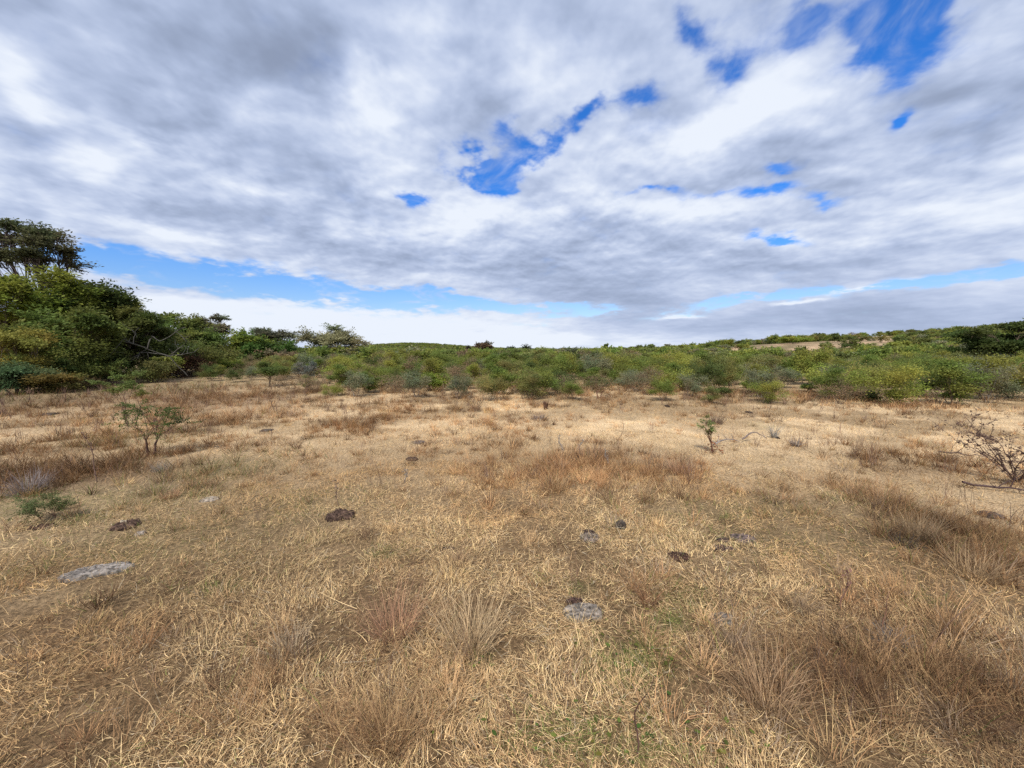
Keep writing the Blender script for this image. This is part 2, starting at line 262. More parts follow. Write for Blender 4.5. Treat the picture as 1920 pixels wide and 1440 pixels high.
def ground_colour(x, y):
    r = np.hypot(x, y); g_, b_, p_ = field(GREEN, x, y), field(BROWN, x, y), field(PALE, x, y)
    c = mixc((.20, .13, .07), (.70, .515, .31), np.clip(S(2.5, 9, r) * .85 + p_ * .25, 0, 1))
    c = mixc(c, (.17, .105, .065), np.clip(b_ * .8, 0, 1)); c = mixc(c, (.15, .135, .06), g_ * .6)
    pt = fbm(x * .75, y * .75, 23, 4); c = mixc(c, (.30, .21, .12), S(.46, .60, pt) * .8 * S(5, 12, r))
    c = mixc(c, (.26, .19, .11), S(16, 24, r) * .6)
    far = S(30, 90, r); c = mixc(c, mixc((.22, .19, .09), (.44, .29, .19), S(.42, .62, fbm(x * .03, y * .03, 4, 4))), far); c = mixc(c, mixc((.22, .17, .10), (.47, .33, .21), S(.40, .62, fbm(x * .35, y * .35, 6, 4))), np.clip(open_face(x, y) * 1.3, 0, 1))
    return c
radii = np.concatenate([[0], np.geomspace(.3, 30, 250), np.geomspace(30.5, 700, 150)[0:], np.geomspace(730, 6000, 24)])
na = 720; th = np.arange(na) * 2 * np.pi / na
gx = radii[:, None] * np.sin(th)[None]; gy = radii[:, None] * np.cos(th)[None]
gv = np.stack([gx, gy, height(gx, gy)], -1).reshape(-1, 3); gi = np.arange(len(radii) - 1)[:, None] * na; j = np.arange(na)[None]
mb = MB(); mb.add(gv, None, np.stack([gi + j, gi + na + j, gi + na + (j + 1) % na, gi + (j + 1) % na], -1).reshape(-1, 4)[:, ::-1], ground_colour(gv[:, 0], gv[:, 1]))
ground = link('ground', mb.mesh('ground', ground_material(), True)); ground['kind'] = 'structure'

# ------------------------------------------------------------------ grass
R = np.random.default_rng(11)
def blades(mb, x, y, ln, wd, tilt, bend, az, col, z0=0., k=3):
    n = len(x); t = np.linspace(0, 1, k + 1); th = tilt[:, None] + bend[:, None] * (t[None, :-1] + .5 / k)
    hz = np.concatenate([np.zeros((n, 1)), np.cumsum(np.sin(th), 1)], 1) * ln[:, None] / k; vz = np.concatenate([np.zeros((n, 1)), np.cumsum(np.cos(th), 1)], 1) * ln[:, None] / k
    vz = np.maximum(vz, .004)
    a2 = az[:, None] + (R.random((n, 1)) - .5) * 1.6 * t[None]
    P = np.stack([x[:, None] + hz * np.sin(a2), y[:, None] + hz * np.cos(a2), (height(x, y) + z0)[:, None] + vz], -1)
    sa = az + (R.random(n) - .5) * 1.8; sd_ = np.stack([np.cos(sa), -np.sin(sa), (R.random(n) - .5) * .8], -1)
    W = (wd[:, None] * .5 * (1 - t[None] ** 1.6))[..., None] * sd_[:, None]
    Lf, Rt = P[:, :k] - W[:, :k], P[:, :k] + W[:, :k]
    V = np.concatenate([np.stack([Lf, Rt], 2).reshape(n, 2 * k, 3), P[:, k:k + 1]], 1); m = 2 * k + 1
    b_ = np.arange(n)[:, None] * m; q = np.array([[2 * i, 2 * i + 1, 2 * i + 3, 2 * i + 2] for i in range(k - 1)])
    mb.add(V.reshape(-1, 3), (b_ + np.array([2 * k - 2, 2 * k - 1, 2 * k])).reshape(-1, 3), (b_[:, :, None] + q[None]).reshape(-1, 4) if k > 1 else None, np.repeat(col, m, 0))
PAL = np.array([(.80, .59, .32), (.66, .465, .245), (.42, .28, .145), (.19, .12, .07), (.50, .42, .30), (.80, .62, .31), (.54, .345, .175)])
def straw(n, probs): 
    c = PAL[R.choice(len(PAL), n, p=probs)]; return c * (.55 + .7 * R.random((n, 1)))
PM = (.22, .27, .20, .10, .08, .06, .07)
def scatter(dens, r0, r1, umax=1.55, ymin=.5):
    """points between two distances ahead"""
    a0 = math.atan(umax); area = a0 * (r1 * r1 - r0 * r0); n = int(dens * area)
    r = np.sqrt(R.random(n) * (r1 * r1 - r0 * r0) + r0 * r0); a_ = (R.random(n) * 2 - 1) * a0
    return r * np.sin(a_), r * np.cos(a_)
def tint(x, y, c):
    g_, b_, p_ = field(GREEN, x, y), field(BROWN, x, y), field(PALE, x, y); n = len(x)
    isg = R.random(n) < g_ * .72 + .02; c = np.where(isg[:, None], np.array([.155, .175, .05]) * (.6 + .8 * R.random((n, 1))), c)
    c = mixc(c, c * np.array([.58, .53, .50]), np.clip(b_, 0, 1)); c = mixc(c, c * np.array([1.15, 1.13, 1.08]), np.clip(p_, 0, 1))
    pt = S(.46, .6, fbm(x * .75, y * .75, 23, 4)) * S(3, 7, np.hypot(x, y)); c = mixc(c, c * np.array([.68, .62, .55]), pt * .75)
    big = fbm(x * .35, y * .35, 31, 3); c = c * (.95 + .3 * S(.3, .7, big))[:, None]
    c = mixc(c, c * np.array([1.02, .93, .85]), S(.45, .7, fbm(x * .8 + 9, y * .8, 77, 3)) * .8)
    return c
mat_mb = MB()
for r0, r1, d in ((.9, 2.2, 16000), (2.2, 3.6, 10500), (3.6, 5.5, 5600), (5.5, 8, 1700), (8, 12, 800), (12, 18, 300), (18, 30, 70)):
    x, y = scatter(d, r0, r1); keep = R.random(len(x)) < .22 + 1.0 * S(.32, .6, fbm(x * 4.1, y * 4.1, 41, 3)); x, y = x[keep], y[keep]; n = len(x)
    r = np.hypot(x, y); wsc = 1 + .16 * np.maximum(r - 2, 0)
    # tussocks: blades lean away from a nearby knot
    az = R.random(n) * 6.283; az = np.where(R.random(n) < .4, 6.283 * fbm(x * 2.2, y * 2.2, 51, 2) * 2, az)
    ln = (.025 + .075 * R.random(n) ** 2) * (1 + .25 * np.minimum(wsc - 1, 1.5)); ti = .35 + 1.1 * R.random(n); be = -.5 + 2.3 * R.random(n)
    blades(mat_mb, x, y, ln, (.0010 + .0021 * R.random(n) ** 1.3) * wsc, ti, be, az, tint(x, y, straw(n, PM)), .012 * R.random(n), 3 if r1 < 6 else 2)
# loose long stalks lying over the mat
x, y = scatter(40, .9, 7); n = len(x); blades(mat_mb, x, y, (.12 + .22 * R.random(n) ** 2), .0014 + .0018 * R.random(n), .9 + .6 * R.random(n), -.3 + .9 * R.random(n), R.random(n) * 6.283, tint(x, y, straw(n, (.45, .2, .1, .05, .1, .1, 0))), .03 * R.random(n), 3)
o = link('dry_grass', mat_mb.mesh('dry_grass', M_GRASS)); o['kind'] = 'stuff'; tag(o, 'matted dry straw coloured grass covering the open field', 'grass')
# taller brown grass in drifts
tall = MB()
for r0, r1, d, nb, ws in ((.9, 3, 75, 60, 1.35), (3, 6, 70, 50, 1.8), (6, 11, 46, 36, 2.6), (11, 17, 26, 24, 3.6), (17, 30, 9, 14, 5.5)):
    x, y = scatter(d, r0, r1); f = field(TALL, x, y); cl = fbm(x * 1.3 + 5, y * 1.3, 61, 3); keep = R.random(len(x)) < (f * (.22 + 1.2 * S(.4, .6, cl)) + .03); x, y, f = x[keep], y[keep], f[keep]; n = len(x)
    rad_ = .04 + .11 * R.random(n) ** 1.5; hh_ = (.12 + .28 * R.random(n) ** 1.3) * (.6 + .55 * f); cc = PAL[R.choice(7, n, p=(.07, .17, .29, .22, .08, .02, .15))] * (.55 + .5 * R.random((n, 1))) * np.array([.84, .76, .75])
    cnt = (nb * (.5 + R.random(n))).astype(int); ii = np.repeat(np.arange(n), cnt); m = len(ii); a_ = R.random(m) * 6.283; q = np.sqrt(R.random(m)) * rad_[ii]
    X_ = x[ii] + q * np.sin(a_); Y_ = y[ii] + q * np.cos(a_); out_ = q / rad_[ii]
    blades(tall, X_, Y_, hh_[ii] * (.35 + .75 * R.random(m)), (.0010 + .0012 * R.random(m)) * ws, .05 + out_ * .5 + .35 * R.random(m), -.3 + 1.5 * R.random(m), a_ + (R.random(m) - .5) * 1.6, tint(X_, Y_, cc[ii] * (.75 + .5 * R.random((m, 1)))), 0, 3)
o = link('tall_dry_grass', tall.mesh('tall_dry_grass', M_GRASS)); o['kind'] = 'stuff'; tag(o, 'taller wispy reddish brown dry grass standing in drifts', 'grass')
# dark woody weeds, twiggy, among the drifts
wd = MB()
for r0, r1, d, ws in ((.9, 4, 26, 1), (4, 9, 16, 1.8), (9, 16, 7, 3), (16, 26, 2.2, 4.5)):
    x, y = scatter(d, r0, r1); f = np.maximum(field(TALL, x, y), field(BROWN, x, y)); k_ = R.random(len(x)) < f * .8 * S(.42, .6, fbm(x * 1.1, y * 1.1, 71, 3)) + .02; x, y = x[k_], y[k_]; n = len(x); cnt = R.integers(6, 16, n); ii = np.repeat(np.arange(n), cnt); m = len(ii)
    h_ = (.10 + .28 * R.random(n) ** 1.5)[ii] * (.5 + .6 * R.random(m)); cc = (np.array([.17, .105, .075]) * (.5 + 1.0 * R.random((n, 1))) + np.array([.03, .03, .03]) * R.random((n, 1)))[ii]
    blades(wd, x[ii] + .03 * R.normal(size=m), y[ii] + .03 * R.normal(size=m), h_, (.0016 + .0012 * R.random(m)) * ws, .6 * R.random(m), -.5 + 1.2 * R.random(m), R.random(m) * 6.283, cc, .10 * R.random(m) * (h_ > .1), 3)
o = link('dry_weeds', wd.mesh('dry_weeds', M_GRASS)); o['kind'] = 'stuff'; tag(o, 'dark brown twiggy dry weeds standing through the grass drifts', 'weeds')
# small broad green leaves low in the grass
gc = MB(); x, y = scatter(700, .9, 4.5); f = field(spots([(1200, 1240, 80, 50, .8), (1080, 1385, 180, 50, .6), (1250, 1390, 120, 60, .5), (900, 1240, 60, 30, .4), (1400, 1400, 90, 40, .4), (1255, 1172, 36, 14, .6)]), x, y); k = R.random(len(x)) < f; x, y = x[k], y[k]; n = len(x)
a_ = R.random(n) * 6.283; s = .006 + .010 * R.random(n) ** 2; z = height(x, y) + .015 + .03 * R.random(n); A = np.stack([np.sin(a_), np.cos(a_), .5 * R.random(n) - .1], -1) * s[:, None]; Bv = np.stack([np.cos(a_), -np.sin(a_), .4 * R.random(n) - .2], -1) * s[:, None] * .6; P = np.stack([x, y, z], -1)
gc.add(np.stack([P - A, P - A * .3 - Bv, P + A * .5 - Bv * .8, P + A, P + A * .5 + Bv * .8, P - A * .3 + Bv], 1).reshape(-1, 3), None, (np.arange(n)[:, None, None] * 6 + np.array([[0, 1, 2, 3], [0, 3, 4, 5]])).reshape(-1, 4), np.repeat(np.array([.10, .145, .03]) * (.5 + .9 * R.random((n, 1))) * np.stack([.8 + .9 * R.random(n) ** 2, np.ones(n), np.ones(n)], 1), 6, 0))
o = link('green_ground_cover', gc.mesh('green_ground_cover', M_LEAF)); o['kind'] = 'stuff'; tag(o, 'small broad bright green leaves low among the dry grass', 'ground cover')

# ------------------------------------------------------------------ plants
def limb(p0, p1, rng, bow=.12, n=6):
    p0, p1 = np.asarray(p0, float), np.asarray(p1, float); t = np.linspace(0, 1, n)[:, None]; d = p1 - p0; l_ = np.linalg.norm(d)
    m = (rng.random(3) - .5) * l_ * bow * 2 + np.array([0, 0, l_ * bow * .6]); wob = (rng.random((n, 3)) - .5) * l_ * .05; wob[0] = wob[-1] = 0
    return p0 + d * t + m * (4 * t * (1 - t)) * .5 + wob
def leaves(mb, P, D, size, tintc, rng, var=.3, up=.8, asp=.5):
    n = len(P); a_ = D + (rng.random((n, 3)) - .5) * 1.5; a_[:, 2] *= .6; a_ /= np.linalg.norm(a_, axis=1)[:, None] + 1e-9
    nr = (rng.random((n, 3)) - .5) * 1.6 + np.array([0, 0, up]); s = np.cross(a_, nr); s /= np.linalg.norm(s, axis=1)[:, None] + 1e-9
    l_ = size * 1.15 * (.6 + .8 * rng.random((n, 1))); V = np.stack([P, P + a_ * l_ * .45 + s * l_ * asp * .5, P + a_ * l_, P + a_ * l_ * .45 - s * l_ * asp * .5], 1)
    c = np.asarray(tintc) * (1 - var / 2 + var * rng.random((n, 1))); mb.add(V.reshape(-1, 3), None, np.arange(4 * n).reshape(-1, 4), np.repeat(c, 4, 0))
DENS = 2.0; JIT = .10
def plant(seed, H, W, base=.3, stems=1, ncl=10, nsub=10, nlf=12, leaf=.05, flat=.85, tint_=(.10, .13, .035), bark=(.16, .12, .09), tr=None, jit=.1, crown=.36, lean=0., spread=.1, bare=0., W2=None):
    """a trunk or several stems, limbs to clumps of twigs, small leaves along the twigs"""
    if H > 2.4: nsub = int(nsub * 1.5); leaf *= 1.35
    rng = np.random.default_rng(seed); wood = MB(); lf = MB(); Rr = W / 2; b0 = base * H; cz = (b0 + H) / 2; hz = (H - b0) / 2; tr = tr or .02 + .013 * H
    st = []
    for i in range(stems):
        a_ = 6.283 * (i + .4 * rng.random()) / stems; q = spread * W; p0 = np.array([math.cos(a_) * tr * (1.2 if stems > 1 else 0), math.sin(a_) * tr * (1.2 if stems > 1 else 0), -.05])
        ph = max(b0 * .8, .12 * H); p1 = np.array([math.cos(a_) * q * (1 if stems > 1 else .5) + lean * H * .3, math.sin(a_) * q * (1 if stems > 1 else .5), ph]); pts = limb(p0, p1, rng, .1); rr_ = tr / (stems ** .4); wood.tube(pts, np.linspace(rr_, rr_ * .72, len(pts)), 6, bark); st.append((p1, rr_ * .72))
    LP, LD, LC = [], [], []
    for k in range(ncl):
        d = rng.normal(size=3); d /= np.linalg.norm(d); rr = (rng.random() ** .45) * .80
        aG = k * 2.39996 + rng.random() * .6; h_ = math.hypot(d[0], d[1]); c = np.array([math.cos(aG) * h_ * Rr * rr + lean * H, math.sin(aG) * h_ * (W2 or W) / 2 * rr, cz + d[2] * hz * rr])
        p1, r1 = st[k % stems] if stems < 3 or rng.random() < .3 else min(st, key=lambda s: np.linalg.norm(s[0][:2] - c[:2]))
        pts = limb(p1, c, rng, .16, 7); wood.tube(pts, np.linspace(r1 * .5, r1 * .14, 7), 4, bark)
        cr_ = Rr * crown * (.7 + .6 * rng.random()); ct = np.asarray(tint_) * (.72 + .56 * rng.random()) * np.array([.85 + .35 * rng.random(), 1, 1])
        e_ = rng.normal(size=(nsub, 3)); e_ /= np.linalg.norm(e_, axis=1)[:, None]; e_ *= (rng.random((nsub, 1)) ** .4) * cr_; e_[:, 2] *= flat; E = c + e_; E[:, 2] = np.maximum(E[:, 2], .05)
        for q in range(nsub):
            s0 = pts[rng.integers(3, 7)]; tw = limb(s0, E[q], rng, .15, 4); wood.tube(tw, [r1 * .16, r1 * .12, r1 * .08, r1 * .04], 3, bark)
        m = int(nlf * DENS * (.5 + rng.random())) if nlf else 0
        if m and rng.random() >= bare:
            t = (.2 + .85 * rng.random((nsub, m, 1))); P = c + (E[:, None] - c) * t + rng.normal(size=(nsub, m, 3)) * min(jit * Rr, JIT) * np.array([1, 1, .6]); D = np.repeat((E - c)[:, None] / (cr_ + 1e-6), m, 1)
            P = P.reshape(-1, 3); P[:, 2] = np.maximum(P[:, 2], .03); leaves(lf, P, D.reshape(-1, 3), leaf, ct, rng)
    A = np.concatenate((lf if lf.n else wood).v); sz = H / np.quantile(A[:, 2], .995); sx = W / (np.quantile(A[:, 0], .99) - np.quantile(A[:, 0], .01)); sy = (W2 or W) / (np.quantile(A[:, 1], .99) - np.quantile(A[:, 1], .01))
    for b_ in (wood, lf): b_.v = [v * np.array([sx, sy, sz]) for v in b_.v]
    return wood, lf
def grow(name, label, cat, x, y, group=None, parts=('trunk', 'crown'), rz=0, **k):
    wood, lf = plant(**k); o = link(name, None, None, (x, y, float(height(x, y))), rz); o.empty_display_size = .3; tag(o, label, cat, group)
    link(parts[0], wood.mesh(parts[0], M_BARK), o)
    if lf.n: link(parts[1], lf.mesh(parts[1], M_LEAF), o)
    return o
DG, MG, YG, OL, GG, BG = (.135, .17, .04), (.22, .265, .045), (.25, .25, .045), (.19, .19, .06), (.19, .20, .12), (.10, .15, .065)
GREYBARK = (.30, .27, .23)
def tree_at(px, top, wpx, Y, label, name='thorn_tree', cat='tree', group=None, **k):
    x, H = at_depth(px, top, Y); return grow(name, label, cat, x, Y, group, H=max(H, .3) * (.95 if abs(x / Y) > 1 else 1), W=wpx / F * Y / math.sqrt(1 + (x / Y) ** 2), **k)
TG = 'trees of the thicket at the field edge'
tree_at(45, 402, 215, 25, 'tallest tree of the thicket, open crown of brownish twigs against the sky', seed=1, base=.42, ncl=20, nsub=16, nlf=20, leaf=.085, flat=.75, tint_=(.12, .12, .055), jit=.06, crown=.30, bark=(.13, .10, .09), group=TG)
tree_at(-90, 470, 240, 21, 'dense green thorn tree at the outer end of the thicket, cut by the frame edge', seed=2, base=.05, ncl=24, nsub=16, nlf=26, leaf=.08, tint_=MG, crown=.34, stems=3, group=TG)
tree_at(50, 498, 250, 19, 'broad bushy green tree directly below the tall open-crowned tree', seed=3, base=.10, ncl=28, nsub=18, nlf=26, leaf=.075, tint_=MG, crown=.33, stems=3, group=TG)
tree_at(175, 522, 210, 21, 'dark green thorn tree with feathery twig tips, second highest against the sky', seed=4, base=.12, ncl=28, nsub=18, nlf=24, leaf=.075, tint_=(.07, .10, .026), crown=.33, stems=3, group=TG)
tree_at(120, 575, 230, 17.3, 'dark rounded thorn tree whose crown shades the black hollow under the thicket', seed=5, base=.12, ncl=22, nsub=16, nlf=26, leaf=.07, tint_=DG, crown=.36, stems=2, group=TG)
tree_at(245, 578, 130, 20.5, 'olive green tree sloping down at the shoulder of the thicket behind the dead boughs', seed=6, base=.12, ncl=20, nsub=16, nlf=24, leaf=.07, tint_=(.10, .12, .03), crown=.35, stems=2, group=TG)
tree_at(330, 588, 170, 27, 'dark flat-topped green tree just past the shoulder of the thicket', seed=7, base=.10, ncl=22, nsub=16, nlf=24, leaf=.09, tint_=DG, crown=.34, stems=3, group=TG)
tree_at(397, 590, 66, 36, 'round grey-brown half-bare tree top showing above the thicket', seed=8, base=.45, ncl=14, nsub=16, nlf=15, leaf=.09, tint_=(.16, .165, .10), jit=.05, crown=.33, bark=(.15, .12, .11), group=TG)
tree_at(350, 632, 190, 23.5, 'yellowish green feathery tree behind the fallen dead boughs', seed=9, base=.08, ncl=22, nsub=15, nlf=24, leaf=.08, tint_=(.115, .135, .035), crown=.33, stems=3, group=TG)
tree_at(446, 622, 120, 30, 'green bushy tree between the round grey tree and the flat grey crown', seed=10, base=.08, ncl=20, nsub=15, nlf=22, leaf=.10, tint_=MG, crown=.34, stems=3, group=TG)
tree_at(512, 616, 90, 40, 'flat-topped grey-brown tree rising behind the end of the thicket', seed=11, base=.4, ncl=16, nsub=15, nlf=15, leaf=.10, tint_=(.16, .165, .10), jit=.05, crown=.33, bark=(.17, .14, .13), group=TG)
tree_at(500, 634, 130, 31, 'low spreading green tree at the inner end of the thicket', seed=12, base=.08, ncl=20, nsub=15, nlf=22, leaf=.10, tint_=(.08, .125, .028), crown=.34, stems=3, group=TG)
tree_at(625, 611, 112, 36, 'lone thorn tree with open grey-green crown standing between thicket and far hill', seed=313, base=.2, ncl=26, nsub=16, nlf=14, leaf=.085, tint_=(.24, .245, .13), jit=.07, crown=.32, stems=2, bark=(.14, .11, .10))
tree_at(690, 668, 60, 33, 'small dark bush tucked under the lone thorn tree', 'thorn_shrub', 'shrub', seed=131, base=.0, ncl=9, nsub=12, nlf=20, leaf=.09, tint_=DG, crown=.4, stems=3, parts=('stem', 'crown'))
tree_at(585, 650, 60, 34, 'small olive tree leaning at the foot of the lone thorn tree', seed=132, base=.1, ncl=10, nsub=12, nlf=16, leaf=.09, tint_=OL, crown=.36, stems=2)
P2 = ('stem', 'crown')
tree_at(28, 612, 150, 14.6, 'yellow-green shrub standing out against the dark of the thicket', 'thorn_shrub', 'shrub', seed=14, base=.0, ncl=18, nsub=14, nlf=26, leaf=.055, flat=.8, tint_=(.22, .205, .045), crown=.34, stems=3, parts=P2)
tree_at(22, 676, 130, 13.8, 'bluish green fine-leaved shrub low beside the yellow-green one', 'thorn_shrub', 'shrub', seed=15, base=.0, ncl=14, nsub=14, nlf=26, leaf=.045, flat=.8, tint_=BG, crown=.36, stems=3, parts=P2)
tree_at(85, 694, 120, 14.2, 'low orange-tinged shrub at the foot of the thicket', 'low_shrub', 'shrub', seed=16, base=.0, ncl=12, nsub=12, nlf=22, leaf=.05, flat=.6, tint_=(.16, .13, .035), crown=.36, stems=4, parts=P2)
tree_at(110, 668, 60, 15.5, 'pale-stemmed bright green sapling against the black hollow of the thicket', 'sapling', 'sapling', seed=17, base=.5, ncl=8, nsub=8, nlf=14, leaf=.05, tint_=(.13, .19, .05), crown=.34, bark=(.28, .27, .2), stems=2, tr=.018)
tree_at(215, 672, 80, 17.5, 'loose green shrub at the mouth of the hollow under the dead boughs', 'thorn_shrub', 'shrub', seed=18, base=.05, ncl=12, nsub=10, nlf=16, leaf=.05, tint_=(.12, .145, .035), crown=.36, stems=3, parts=P2)
tree_at(282, 676, 100, 18.6, 'olive shrub in front of the rusty brown one by the thicket', 'thorn_shrub', 'shrub', seed=19, base=.05, ncl=12, nsub=10, nlf=18, leaf=.055, tint_=OL, crown=.36, stems=3, parts=P2)
tree_at(345, 664, 90, 22, 'rusty brown withered shrub at the foot of the thicket', 'withered_shrub', 'shrub', seed=20, base=.05, ncl=14, nsub=12, nlf=18, leaf=.06, tint_=(.13, .075, .045), crown=.36, stems=4, parts=P2, bark=(.14, .08, .06))
tree_at(150, 705, 110, 15.6, 'low reddish brown weedy shrub along the thicket edge', 'withered_shrub', 'shrub', seed=201, base=.0, ncl=12, nsub=10, nlf=16, leaf=.045, tint_=(.14, .10, .045), crown=.36, stems=4, parts=P2, bark=(.14, .08, .06))
tree_at(400, 668, 110, 25, 'green shrub closing the gap behind the rusty brown shrub', 'thorn_shrub', 'shrub', seed=202, base=.05, ncl=14, nsub=12, nlf=18, leaf=.07, tint_=MG, crown=.36, stems=3, parts=P2)
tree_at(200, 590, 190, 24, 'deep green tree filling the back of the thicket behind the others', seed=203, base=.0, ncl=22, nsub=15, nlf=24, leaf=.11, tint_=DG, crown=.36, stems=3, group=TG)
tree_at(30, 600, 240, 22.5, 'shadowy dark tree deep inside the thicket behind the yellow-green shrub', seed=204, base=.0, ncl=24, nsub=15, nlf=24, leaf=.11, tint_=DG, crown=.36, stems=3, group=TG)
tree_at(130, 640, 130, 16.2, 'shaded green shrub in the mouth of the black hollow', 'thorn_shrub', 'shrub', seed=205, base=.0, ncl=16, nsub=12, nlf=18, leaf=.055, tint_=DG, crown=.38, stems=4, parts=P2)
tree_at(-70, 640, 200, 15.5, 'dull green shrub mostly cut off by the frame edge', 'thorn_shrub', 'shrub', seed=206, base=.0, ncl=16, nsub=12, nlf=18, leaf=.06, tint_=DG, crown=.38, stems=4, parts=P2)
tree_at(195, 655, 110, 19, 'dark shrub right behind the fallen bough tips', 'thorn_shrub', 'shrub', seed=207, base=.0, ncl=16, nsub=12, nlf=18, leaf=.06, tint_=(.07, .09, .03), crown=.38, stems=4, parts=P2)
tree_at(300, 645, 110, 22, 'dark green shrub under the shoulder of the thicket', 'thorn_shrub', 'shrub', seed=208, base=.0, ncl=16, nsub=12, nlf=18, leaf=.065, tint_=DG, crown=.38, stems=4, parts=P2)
tree_at(140, 535, 150, 20.5, 'rounded green tree between the bushy one and the feathery-tipped one', seed=209, base=.0, ncl=26, nsub=16, nlf=22, leaf=.075, tint_=(.155, .185, .04), crown=.36, stems=3, group=TG)
tree_at(225, 552, 110, 22, 'yellowish green crown stepping down from the feathery-tipped tree', seed=210, base=.0, ncl=20, nsub=16, nlf=22, leaf=.075, tint_=(.21, .225, .045), crown=.36, stems=3, group=TG)
# right-hand side
tree_at(1900, 600, 210, 26, 'big spreading thorn tree at the frame edge with spiky twigs against the sky', seed=21, base=.25, ncl=28, nsub=16, nlf=22, leaf=.075, flat=.4, tint_=(.085, .12, .03), jit=.08, crown=.30, stems=2)
tree_at(1880, 655, 230, 24, 'yellow-green feathery shrub below the big spreading thorn tree', 'thorn_shrub', 'shrub', seed=22, base=.0, ncl=20, nsub=14, nlf=22, leaf=.07, flat=.5, tint_=(.12, .145, .032), crown=.34, stems=4, parts=P2)
tree_at(1715, 650, 130, 38, 'dark layered thorn tree in the middle of the slope', seed=23, base=.15, ncl=20, nsub=15, nlf=22, leaf=.10, flat=.35, tint_=DG, crown=.34, stems=2)
tree_at(1775, 672, 110, 31, 'dark green flat-crowned tree just below the layered tree on the slope', seed=24, base=.2, ncl=18, nsub=14, nlf=22, leaf=.085, flat=.35, tint_=DG, crown=.34, stems=2)
tree_at(1612, 652, 70, 46, 'umbrella-shaped olive tree with a pale forked trunk on the reddish slope', seed=25, base=.45, ncl=16, nsub=14, nlf=20, leaf=.10, flat=.45, tint_=OL, crown=.34, stems=2, bark=(.33, .29, .24))
tree_at(1487, 632, 62, 62, 'flat green thorn tree on the shoulder where the slope meets the sky', seed=26, base=.35, ncl=16, nsub=14, nlf=20, leaf=.13, flat=.4, tint_=MG, crown=.36, stems=2)
tree_at(1878, 694, 110, 15.0, 'dark umbrella-shaped thorn shrub on a short black stem at the edge of the open field', 'thorn_shrub', 'shrub', seed=27, base=.34, ncl=16, nsub=14, nlf=16, leaf=.05, flat=.45, tint_=(.085, .10, .035), crown=.34, stems=2, bark=(.10, .075, .065), parts=P2)
tree_at(1836, 700, 100, 17.5, 'greyish shrub with a pale crooked trunk beside the dark umbrella-shaped one', 'thorn_shrub', 'shrub', seed=28, base=.35, ncl=12, nsub=12, nlf=10, leaf=.055, flat=.5, tint_=GG, crown=.34, bark=(.30, .25, .2), parts=P2)
tree_at(1625, 738, 66, 12.0, 'low dark green thorn shrub sprawling at the front edge of the scrub', 'thorn_shrub', 'shrub', seed=29, base=.0, ncl=14, nsub=14, nlf=14, leaf=.04, flat=.6, tint_=(.07, .10, .03), crown=.38, stems=5, parts=P2)
tree_at(1680, 752, 50, 12.8, 'smaller olive shrub touching the low dark green thorn shrub', 'thorn_shrub', 'shrub', seed=291, base=.0, ncl=8, nsub=10, nlf=12, leaf=.04, flat=.6, tint_=OL, crown=.38, stems=4, parts=P2)
tree_at(1515, 722, 34, 14.5, 'small bright green sapling on a thin dark stem at the scrub edge', 'sapling', 'sapling', seed=30, base=.45, ncl=8, nsub=9, nlf=14, leaf=.045, tint_=(.10, .15, .035), crown=.4, tr=.02)
tree_at(1585, 710, 40, 16.5, 'green sapling standing behind the low dark green thorn shrub', 'sapling', 'sapling', seed=31, base=.4, ncl=9, nsub=9, nlf=14, leaf=.05, tint_=(.10, .145, .035), crown=.4, tr=.02)
tree_at(1415, 722, 56, 16, 'bright yellow-green bush at the scrub edge above the pale clearing', 'thorn_shrub', 'shrub', seed=32, base=.15, ncl=10, nsub=10, nlf=14, leaf=.05, tint_=(.13, .18, .035), crown=.38, stems=3, parts=P2)
tree_at(1352, 742, 34, 13.2, 'thin green sapling with a brown grassy foot ahead of the scrub', 'sapling', 'sapling', seed=33, base=.3, ncl=8, nsub=8, nlf=12, leaf=.04, tint_=(.11, .14, .04), crown=.4, tr=.018)
tree_at(980, 692, 56, 14.2, 'vase-shaped grey-green shrub with many bare stems at its foot', 'thorn_shrub', 'shrub', seed=34, base=.35, ncl=14, nsub=12, nlf=9, leaf=.045, tint_=OL, crown=.34, stems=6, spread=.16, parts=P2, bark=(.15, .11, .09), tr=.03)
tree_at(1040, 704, 44, 16, 'brownish twiggy shrub next to the vase-shaped one', 'withered_shrub', 'shrub', seed=35, base=.1, ncl=10, nsub=10, nlf=7, leaf=.045, tint_=(.14, .12, .06), crown=.38, stems=6, parts=P2, bark=(.17, .12, .09))
tree_at(810, 700, 56, 14.8, 'dense green bush with a dark brown foot at the near edge of the belt', 'thorn_shrub', 'shrub', seed=36, base=.3, ncl=14, nsub=12, nlf=18, leaf=.045, tint_=MG, crown=.38, stems=5, parts=P2, bark=(.12, .08, .06), tr=.035)
tree_at(503, 678, 62, 16.6, 'feathery light green sapling on a slim leaning stem near the brown drift', 'sapling', 'sapling', seed=37, base=.35, ncl=14, nsub=12, nlf=14, leaf=.045, tint_=(.12, .155, .04), crown=.36, tr=.03)
tree_at(575, 678, 46, 17.5, 'blue-grey thinly leaved shrub on dark forked stems', 'thorn_shrub', 'shrub', seed=38, base=.3, ncl=12, nsub=12, nlf=9, leaf=.05, tint_=(.14, .15, .13), crown=.36, stems=4, bark=(.10, .08, .085), parts=P2)
tree_at(635, 682, 52, 19, 'wispy yellow-green shrub next to the blue-grey one', 'thorn_shrub', 'shrub', seed=39, base=.3, ncl=12, nsub=12, nlf=14, leaf=.055, tint_=YG, crown=.36, stems=3, parts=P2)
